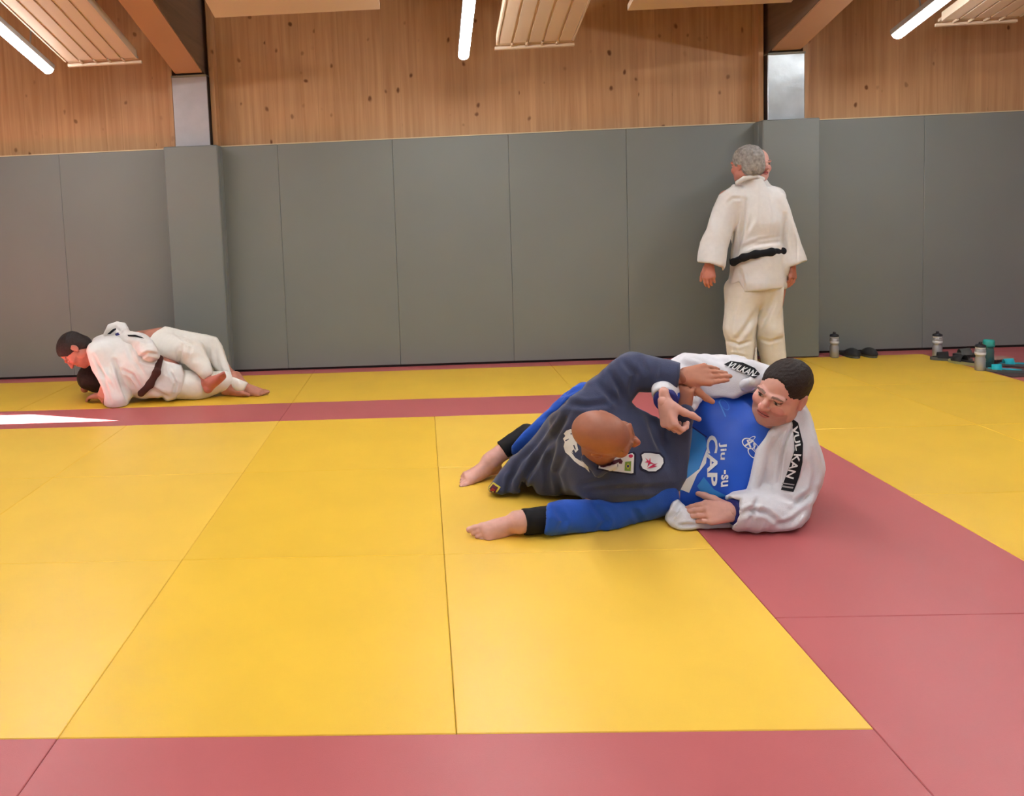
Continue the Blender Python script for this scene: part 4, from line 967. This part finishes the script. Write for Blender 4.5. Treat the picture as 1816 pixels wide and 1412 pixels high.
# ---- partner standing in front of that person, nearly hidden
YF = 6.13; rootF = rooted('person', (2.62, YF, 0)); dx = V3(.02, 0, 0)
fX = W(1345, 295, YF)[0]
def fp(x, y, z): return V3(fX+x, YF+y, z)
fHead = W(1343, 292, YF); fA = frame((.25, -.95, -.05), (0, 0, 1))
v, f, c = std_body(.009, fHead, fA, 1.04, fp(0, .03, 1.42), (fp(.14, .03, 1.32), fp(-.14, .03, 1.32)), (fp(.15, .03, 1.08), fp(-.15, .03, 1.08)), (fp(.13, -.0, .88), fp(-.13, -.0, .88)), (fp(.09, .03, .86), fp(-.09, .03, .86)), (fp(.09, .02, .47), fp(-.09, .02, .47)), (fp(.09, .04, .085), fp(-.09, .04, .085)), fp(0, .03, .92), fp(0, .03, 1.2), (222, 170, 156), (0, -1, 0), (((0, -.1, -1), (-1, 0, 0)), ((0, -.1, -1), (1, 0, 0))))
adopt(soft_obj('body', v, f, SKIN, None, to_lin(c)), rootF)
S = Soft(); S.cone(fp(0, .03, 1.3), fp(0, .03, .75), .15, .17, .05, (0, 1, 0), .66); S.cone(fp(.13, .03, 1.31), fp(-.13, .03, 1.31), .07, .07, .05); S.cone(fp(0, .03, 1.43), fp(0, .03, 1.3), .07, .12, .05)
for q in (-1, 1): S.chain([fp(q*.14, .03, 1.32), fp(q*.15, .03, 1.08), fp(q*.13, 0, .92)], (.07, .062, .06), .04)
add_cloth('jacket', S, .010, CREAM_GI, rootF, .005, .1, (0, 0, 1), 3)
S = Soft()
for q in (-1, 1): S.chain([fp(q*.09, .03, .86), fp(q*.09, .02, .47), fp(q*.09, .04, .12)], (.10, .085, .08), .03)
add_cloth('trousers', S, .010, IVORY_TR, rootF, .005, .1, (0, 0, 1), 4)
tag(rootF, 'bald person in white mostly hidden behind the standing grey haired one', 'person')

# ---- person with brown belt, face down over the partner
SKC = (178, 116, 98)
rootC = rooted('person', (-2.05, 5.42, 0))
cHead = W(133, 621, 5.50); cA = frame((-.36, -.28, -.88), (-.86, -.12, .48)); cS = 1.06
cN = W(163, 632, 5.52); cShN = W(176, 632, 5.42); cShF = W(185, 612, 5.78); cPel = W(295, 668, 5.50); cCh = W(205, 640, 5.55)
cEl = W(207, 706, 5.33); cWr = W(180, 700, 5.43); cHpN = W(300, 680, 5.47); cHpF = W(300, 668, 5.62); cKnN = V3(-1.70, 5.50, .09); cAnN = V3(-1.47, 5.56, .078); cKnF = V3(-1.78, 5.68, .12); cAnF = V3(-1.72, 5.86, .08)
ps = []
S = Soft(); S.cone(cCh, cPel, .13, .13, .05); S.cone(cShN, cShF, .065, .065, .05); S.chain([cShN, cEl, cWr], (.055, .045, .03), .02); S.chain([cHpN, cKnN, cAnN], (.09, .06, .04), .03); S.chain([cHpF, cKnF, cAnF], (.09, .06, .04), .03); S.cone(cN, cHead, .06, .058, .03)
S.chain([cShF, W(165, 650, 5.75), W(150, 690, 5.72)], (.05, .042, .03), .02)
v, f = S.mesh(.009); ps.append((v, f, flatcol(v, SKC)))
S = Soft(); head(S, cHead, cA, cS, heavy=.5); S.cone(cHead+cA@V3(0, -.02, -.05), cN, .058, .062, .03); v, f = S.mesh(.0042); ps.append((v, f, head_paint(v, cHead, cA, cS, SKC, stub=(110, 80, 70), brow=(50, 34, 28))))
S = Soft(); hand(S, W(182, 701, 5.44), (-.95, .25, -.12), (0, .1, -1), False, (.3, .3, .3, .35), .12, .5, 1.0); v, f = S.mesh(.0042); ps.append((v, f, flatcol(v, SKC)))
S = Soft(); foot(S, cAnN, (.96, -.22, -.10), (-.1, .5, .8), True, 1.0); S.cone(cAnN, cAnN+(cKnN-cAnN)*.3, .036, .042, .02); v, f = S.mesh(.0042); ps.append((v, f, flatcol(v, (186, 124, 104))))
v, f, c = merge(ps); v[:, 2] = np.maximum(v[:, 2], .002)
adopt(soft_obj('body', v, f, SKIN, None, to_lin(c)), rootC)
S = Soft(); S.grow = .006; hq = lambda x, y, z: cHead+cA@V3(x, y, z)*cS
S.ell(hq(0, -.016, .040), np.array([.079, .100, .084])*cS, cA, 0); S.ell(hq(0, -.052, -.03), np.array([.068, .06, .06])*cS, cA, .03); S.grow = 0
S.ell(hq(0, .108, -.03), np.array([.084, .075, .11])*cS, cA, .012, 's')
for q in (-1, 1): S.ell(hq(q*.088, .03, -.065), np.array([.035, .05, .062])*cS, cA, .012, 's')
add_cloth('hair', S, .005, HAIR, rootC, .002, .02, None, 6, floorz=0)
S = Soft(); S.cone(cCh, W(262, 655, 5.52), .19, .195, .08); S.cone(W(255, 655, 5.52), W(302, 676, 5.50), .195, .18, .08); S.cone(cShN, cShF, .09, .09, .06); S.cone(cN, cCh, .07, .16, .05)
S.chain([cShN, W(195, 680, 5.36), cEl], (.10, .098, .085), .06); S.cone(cEl, W(196, 704, 5.38), .08, .075, .04)
S.chain([cShF, W(165, 650, 5.75), W(152, 684, 5.72)], (.08, .07, .06), .04)
S.cone(W(300, 685, 5.42), W(300, 704, 5.40), .08, .03, .05)
S.outline([(157, 607), (164, 600), (182, 594), (215, 594), (245, 602), (270, 615), (292, 640), (322, 648), (327, 665), (323, 690), (311, 708), (297, 712), (288, 704), (262, 706), (242, 713), (229, 713), (227, 721), (215, 726), (190, 725), (182, 717), (186, 700), (178, 680), (165, 660), (158, 640), (154, 622)], .015)
jC, jm = add_cloth('jacket', S, .007, CREAM_GI, rootC, .006, .09, cPel-cCh, 61, [([(203, 640), (215, 680), (228, 708)], 4, .032), ([(175, 650), (190, 690), (195, 715)], 3, .014), ([(165, 630), (180, 660), (200, 690)], 3, .012), ([(215, 655), (235, 665), (250, 690)], 3, .012), ([(300, 655), (312, 680), (306, 705)], 3, .012), ([(225, 610), (235, 640)], 4, .01), ([(245, 615), (250, 640), (285, 648)], 3, .012), ([(225, 670), (240, 690)], 4, .010), ([(270, 690), (285, 700), (300, 706)], 4, .012), ([(240, 640), (258, 670)], 4, .008)])
S = Soft(); S.chain([W(284, 636, 5.40), W(278, 660, 5.305), W(266, 682, 5.30), W(250, 698, 5.33)], [.026]*4, .01, (0, -1, 0), .4); add_cloth('belt', S, .005, BROWNB, rootC, .001, .05)
S = Soft(); S.chain([cHpN, cKnN, cAnN+V3(-.05, 0, .03)], (.11, .10, .075), .04); S.chain([cHpF, cKnF, cAnF+V3(-.03, 0, .03)], (.11, .10, .075), .04); add_cloth('trousers', S, .008, IVORY_TR, rootC, .006, .08, (1, 0, 0), 71)
tag(rootC, 'dark haired person in white with brown belt, crouching face down over a partner', 'person')

# ---- partner underneath, hips bridged up
rootD = rooted('person', (-1.7, 5.85, 0))
SKD = (186, 126, 106)
dHip = W(285, 607, 5.78); dCh = W(215, 622, 5.88); dHd = W(170, 668, 5.66); dKf = W(374, 612, 5.84); dAf = G(430, 683, .082); dKn = W(340, 624, 5.52); dAn = W(369, 676, 5.42)
dSh = W(195, 615, 5.82); dEl = W(207, 586, 5.72); dWr = W(258, 620, 5.42)
ps = []
S = Soft(); S.cone(dCh, dHip, .13, .115, .05); S.chain([dHip, W(374, 614, 5.84), W(398, 655, 5.77), dAf], (.085, .05, .042, .036), .03); S.chain([dHip, dKn, dAn], (.085, .055, .038), .03); S.chain([dSh, dEl, dWr], (.05, .042, .03), .02); S.cone(dCh, dHd, .06, .05, .03)
S.ell(W(262, 598, 5.72), (.05, .06, .05), None, .03)
v, f = S.mesh(.009); ps.append((v, f, flatcol(v, SKD)))
S = Soft(); dA = frame((.1, .6, .6), (-.8, -.3, .5)); head(S, dHd, dA, 1.0); v, f = S.mesh(.006); ps.append((v, f, head_paint(v, dHd, dA, 1.0, SKD)))
S = Soft(); foot(S, dAf, (.97, -.15, -.02), (-.1, -.2, .9), False, 1.0); S.cone(dAf, dAf+(dKf-dAf)*.2, .036, .042, .02); v, f = S.mesh(.0042); ps.append((v, f, flatcol(v, SKD)))
S = Soft(); foot(S, dAn, (.55, -.15, .50), (-.62, .45, .55), True, .95); S.cone(dAn, dAn+(dKn-dAn)*.25, .036, .042, .02); v, f = S.mesh(.0042); ps.append((v, f, flatcol(v, (196, 118, 104))))
S = Soft(); hand(S, W(186, 684, 5.31), (-.25, -.1, -.9), (.3, .9, 0), True, (.4, .4, .4, .4), .1, .3, .9); v, f = S.mesh(.0042); ps.append((v, f, flatcol(v, SKD)))
v, f, c = merge(ps); v[:, 2] = np.maximum(v[:, 2], .002)
adopt(soft_obj('body', v, f, SKIN, None, to_lin(c)), rootD)
S = Soft(); S.grow = .008; S.ell(dHd+dA@V3(0, -.016, .040), np.array([.077, .099, .083]), dA, 0); S.ell(dHd+dA@V3(0, -.05, -.03), np.array([.07, .06, .06]), dA, .03); S.grow = 0
S.ell(dHd+dA@V3(0, .108, -.03), np.array([.08, .07, .10]), dA, .01, 's'); add_cloth('hair', S, .006, HAIR, rootD, .002, .02, None, 6, floorz=.002)
S = Soft(); S.cone(dHip, dHip+V3(.04, -.02, -.06), .13, .12, .05); S.chain([dHip, dKf, W(405, 660, 5.76), dAf+V3(-.01, .01, .0)], (.115, .085, .088, .066), .05); S.chain([dHip+V3(0, -.08, -.02), dKn, W(364, 660, 5.44)], (.115, .085, .068), .05)
S.outline([(262, 606), (272, 592), (292, 580), (318, 582), (350, 590), (384, 599), (394, 614), (402, 640), (411, 666), (440, 679), (430, 698), (415, 694), (395, 690), (388, 660), (372, 640), (378, 662), (362, 674), (345, 660), (325, 650), (292, 640)], .012)
add_cloth('trousers', S, .007, IVORY_TR, rootD, .006, .08, (1, 0, -.3), 81, [([(322, 612), (320, 630), (318, 645)], 3, .014), ([(340, 612), (332, 640)], 3, .010), ([(310, 590), (330, 606), (345, 612)], 3, .010), ([(380, 605), (385, 640), (395, 670)], 4, .010)])
S = Soft(); S.cone(dCh, W(262, 612, 5.82), .155, .13, .05); S.chain([dSh, dEl, W(238, 604, 5.56), W(268, 624, 5.36)], (.095, .078, .085, .07), .05)
S.outline([(180, 640), (184, 592), (192, 576), (208, 571), (222, 573), (230, 588), (250, 591), (262, 595), (268, 600), (278, 618), (290, 640), (250, 642), (243, 632), (230, 640)], .012)
jD, jm = add_cloth('jacket', S, .007, CREAM_GI, rootD, .006, .06, None, 91, [([(192, 592), (205, 582), (215, 590)], 3, .010), ([(225, 598), (245, 598), (258, 606)], 3, .010), ([(246, 636), (262, 626), (284, 630)], 3, .014)])
db = bvh_of(jm)
lay('lapel_stripe', poly_bm([(190, 593), (200, 584), (206, 582), (206, 585), (196, 593)]), db, .004, BLACKB, jD)
lay('lapel_stripe', poly_bm([(226, 594), (240, 594), (252, 598), (256, 601), (242, 598), (228, 597)]), db, .004, BLACKB, jD)
lay('chest_print', poly_bm([(204, 592), (210, 590), (213, 594), (206, 596)]), db, .004, NAVYP, jD)
tag(rootD, 'person in white lying underneath the brown belted one, hips raised and knees bent', 'person')

# ================================================================== things along the edge of the mat
SILV = mat('brushed_bottle', (176, 176, 180), .35, .5, metal=.5); DARKC = mat('dark_cap', (34, 34, 44), .5); TEAL = mat('teal_plastic', (36, 150, 140), .35, .5)
TEALC = mat('teal_clear_plastic', (90, 150, 150), .15, .5, trans=.6); WBAND = mat('white_band', (232, 232, 236), .5)
def bottle(loc, label, h=.205, tall=1.0, rz=0):
    b = empty('sports_bottle', loc, rz); r = .033
    lathe('body', [(r*.9, 0), (r, .006), (r, .085), (r*.86, .098), (r*.86, .108), (r, .118), (r, .150), (r*.9, .160)], SILV, b)
    lathe('white_band', [(r*1.01, .117), (r*1.04, .120), (r*1.04, .132), (r*1.01, .135)], WBAND, b)
    lathe('shoulder', [(r*.92, .160), (r*.95, .164), (r*.9, .176)], WBAND, b)
    cp = lathe('cap', [(r*1.02, .172), (r*1.04, .176), (r*.98, .186), (r*.45, .194), (r*.34, .196)], DARKC, b)
    lathe('spout', [(r*.34, .194), (r*.34, .204), (r*.22, .210)], DARKC, cp, 14)
    tag(b, label, 'bottle', 'silver sports bottles')
p = G(1477, 633); bottle((p[0], 6.26, 0.0), 'silver sports bottle with dark cap beside the pair of dark sandals stood on the wall')
p = G(1662, 634); bottle(p, 'silver sports bottle with dark cap standing at the corner of the yellow mats')
p = G(1738, 657); bottle(p, 'silver sports bottle with dark cap standing against the teal bottle')
p = G(1758, 655); b = empty('water_bottle', (p[0]+.0, p[1]+.03, 0))
lathe('body', [(.030, 0), (.034, .006), (.034, .13), (.030, .15), (.026, .165)], TEALC, b); lathe('drink', [(.028, .004), (.030, .01), (.030, .05)], mat('mauve_liquid', (120, 90, 110), .3), b)
c_ = lathe('cap', [(.034, .160), (.036, .166), (.036, .205), (.030, .214)], TEAL, b); lathe('cap_rim', [(.0365, .164), (.0375, .168), (.0375, .176), (.0365, .18)], TEAL, c_)
tag(b, 'tall clear bottle with teal lid behind a silver sports bottle', 'bottle')
RUB = mat('black_rubber', (40, 40, 42), .7); RUBG = mat('grey_rubber', (92, 94, 92), .7); OLIVE = mat('olive_sole', (168, 168, 120), .7); CYAN = mat('cyan_strap', (30, 178, 196), .5)
def sole(name, m, L=.27, w=.095, t=.022, parent=None, loc=(0, 0, 0)):
    n = 28; pts = []
    for i in range(n):
        a = 2*math.pi*i/n; y = math.cos(a); x = math.sin(a)
        ww = w/2*(1+.14*y-(.20 if abs(y) < .35 else .0)*math.cos(y/.35*math.pi/2)); pts.append((x*ww, y*L/2))
    v = [(x, y, z) for z in (0, t) for x, y in pts]; f = [tuple(range(n-1, -1, -1)), tuple(range(n, 2*n))]+[(i, (i+1) % n, n+(i+1) % n, n+i) for i in range(n)]
    o = pydata(name, v, f, m, parent); o.location = loc; return o
def strap_arch(name, m, parent, y0, y1, w, hgt, z0=.02, th=.005):
    n = 10; v, f = [], []
    for r_ in (1.0, 1-th/hgt):
        for yy in (y0, y1):
            for i in range(n+1):
                a = math.pi*i/n; v.append((w/2*math.cos(a)*(r_ if r_ < 1 else 1), yy, z0+hgt*math.sin(a)*r_*(1 if yy == y0 else .8)))
    m_ = n+1
    for i in range(n):
        f += [(i, i+1, m_+i+1, m_+i), (2*m_+i, 3*m_+i, 3*m_+i+1, 2*m_+i+1), (i, 2*m_+i, 2*m_+i+1, i+1), (m_+i, m_+i+1, 3*m_+i+1, 3*m_+i)]
    return pydata(name, v, f, m, parent, True)
def slide(loc, rz, label, m_sole, m_strap, grp, tilt=None, s=1.0, under=None):
    r = empty('sandal', loc, rz); r.scale = (s, s, s)
    sole('sole', m_sole, parent=r)
    if under: sole('outsole', under, .275, .098, .008, r, (0, 0, -.0001))
    strap_arch('strap', m_strap, r, .02, .09, .094, .05); sole('footbed', m_strap, .24, .075, .004, r, (0, 0, .0225))
    if tilt: r.rotation_euler = tilt
    tag(r, label, 'sandal', grp); return r
for n_, px_ in enumerate((1502, 1532)):                       # pair left beside the wall pads, toes to the room
    p = W(px_, 629, 6.33)
    r = empty('sandal', (p[0], 6.30, 0.0), math.radians(0))
    so_ = sole('sole', RUBG, .25, .10, .018, r, (0, 0, 0)); so_.rotation_euler = (0, 0, math.pi)
    S = Soft(); S.ell((0, -.045, .022), (.052, .085, .052), None, 0); S.ell((0, .05, .05), (.037, .085, .045), None, .012, 's'); S.plane((0, 0, .016), (0, 0, -1), .003)
    v, f = S.mesh(.005); soft_obj('upper', v, f, RUB, r)
    sole('footbed', RUB, .21, .08, .003, r, (0, .01, .0185))
    tag(r, ('dark slip-on sandal by the grey pads, the one beside the silver bottle', 'dark slip-on sandal by the grey pads, on the far side from the silver bottle')[n_], 'sandal', 'dark sandals by the pads')
p = G(1690, 640); slide((p[0], p[1]+.02, 0), math.radians(62), 'grey and black sandal lying beside the corner bottle', RUBG, RUB, 'grey sandals at the mat edge', under=None)
p = G(1712, 644); slide((p[0]-.02, p[1]-.05, 0), math.radians(24), 'black sandal with olive sole edge beside the silver bottle', OLIVE, RUB, 'grey sandals at the mat edge')
p = G(1728, 640); slide((p[0]+.10, p[1]+.16, 0), math.radians(75), 'dark grey sandal lying on the red mats behind a bottle', RUB, RUBG, 'grey sandals at the mat edge')
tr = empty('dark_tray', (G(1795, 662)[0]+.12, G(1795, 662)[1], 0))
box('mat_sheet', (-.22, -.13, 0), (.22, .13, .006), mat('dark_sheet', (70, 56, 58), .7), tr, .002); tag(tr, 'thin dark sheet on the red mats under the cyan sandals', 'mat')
tz = .0065
p = G(1776, 661); slide((p[0]+.02, p[1]+.0, tz), math.radians(58), 'cyan strapped sandal lying next to the teal bottle', RUBG, CYAN, 'cyan sandals', s=.8)
p = G(1803, 653); slide((p[0]+.03, p[1]+.05, tz), math.radians(70), 'cyan strapped sandal lying further from the teal bottle', RUBG, CYAN, 'cyan sandals', s=.8)
p = G(1783, 647); bx_ = empty('shallow_box', (p[0], p[1]+.06, 0), math.radians(8))
box('case', (-.075, -.05, 0), (.075, .05, .035), mat('dark_maroon_case', (64, 34, 42), .6), bx_, .006); box('lid', (-.076, -.051, .0355), (.076, .051, .045), mat('tan_lid', (176, 140, 128), .6), bx_, .003)
tag(bx_, 'small dark box with tan lid behind the cyan sandals', 'box')
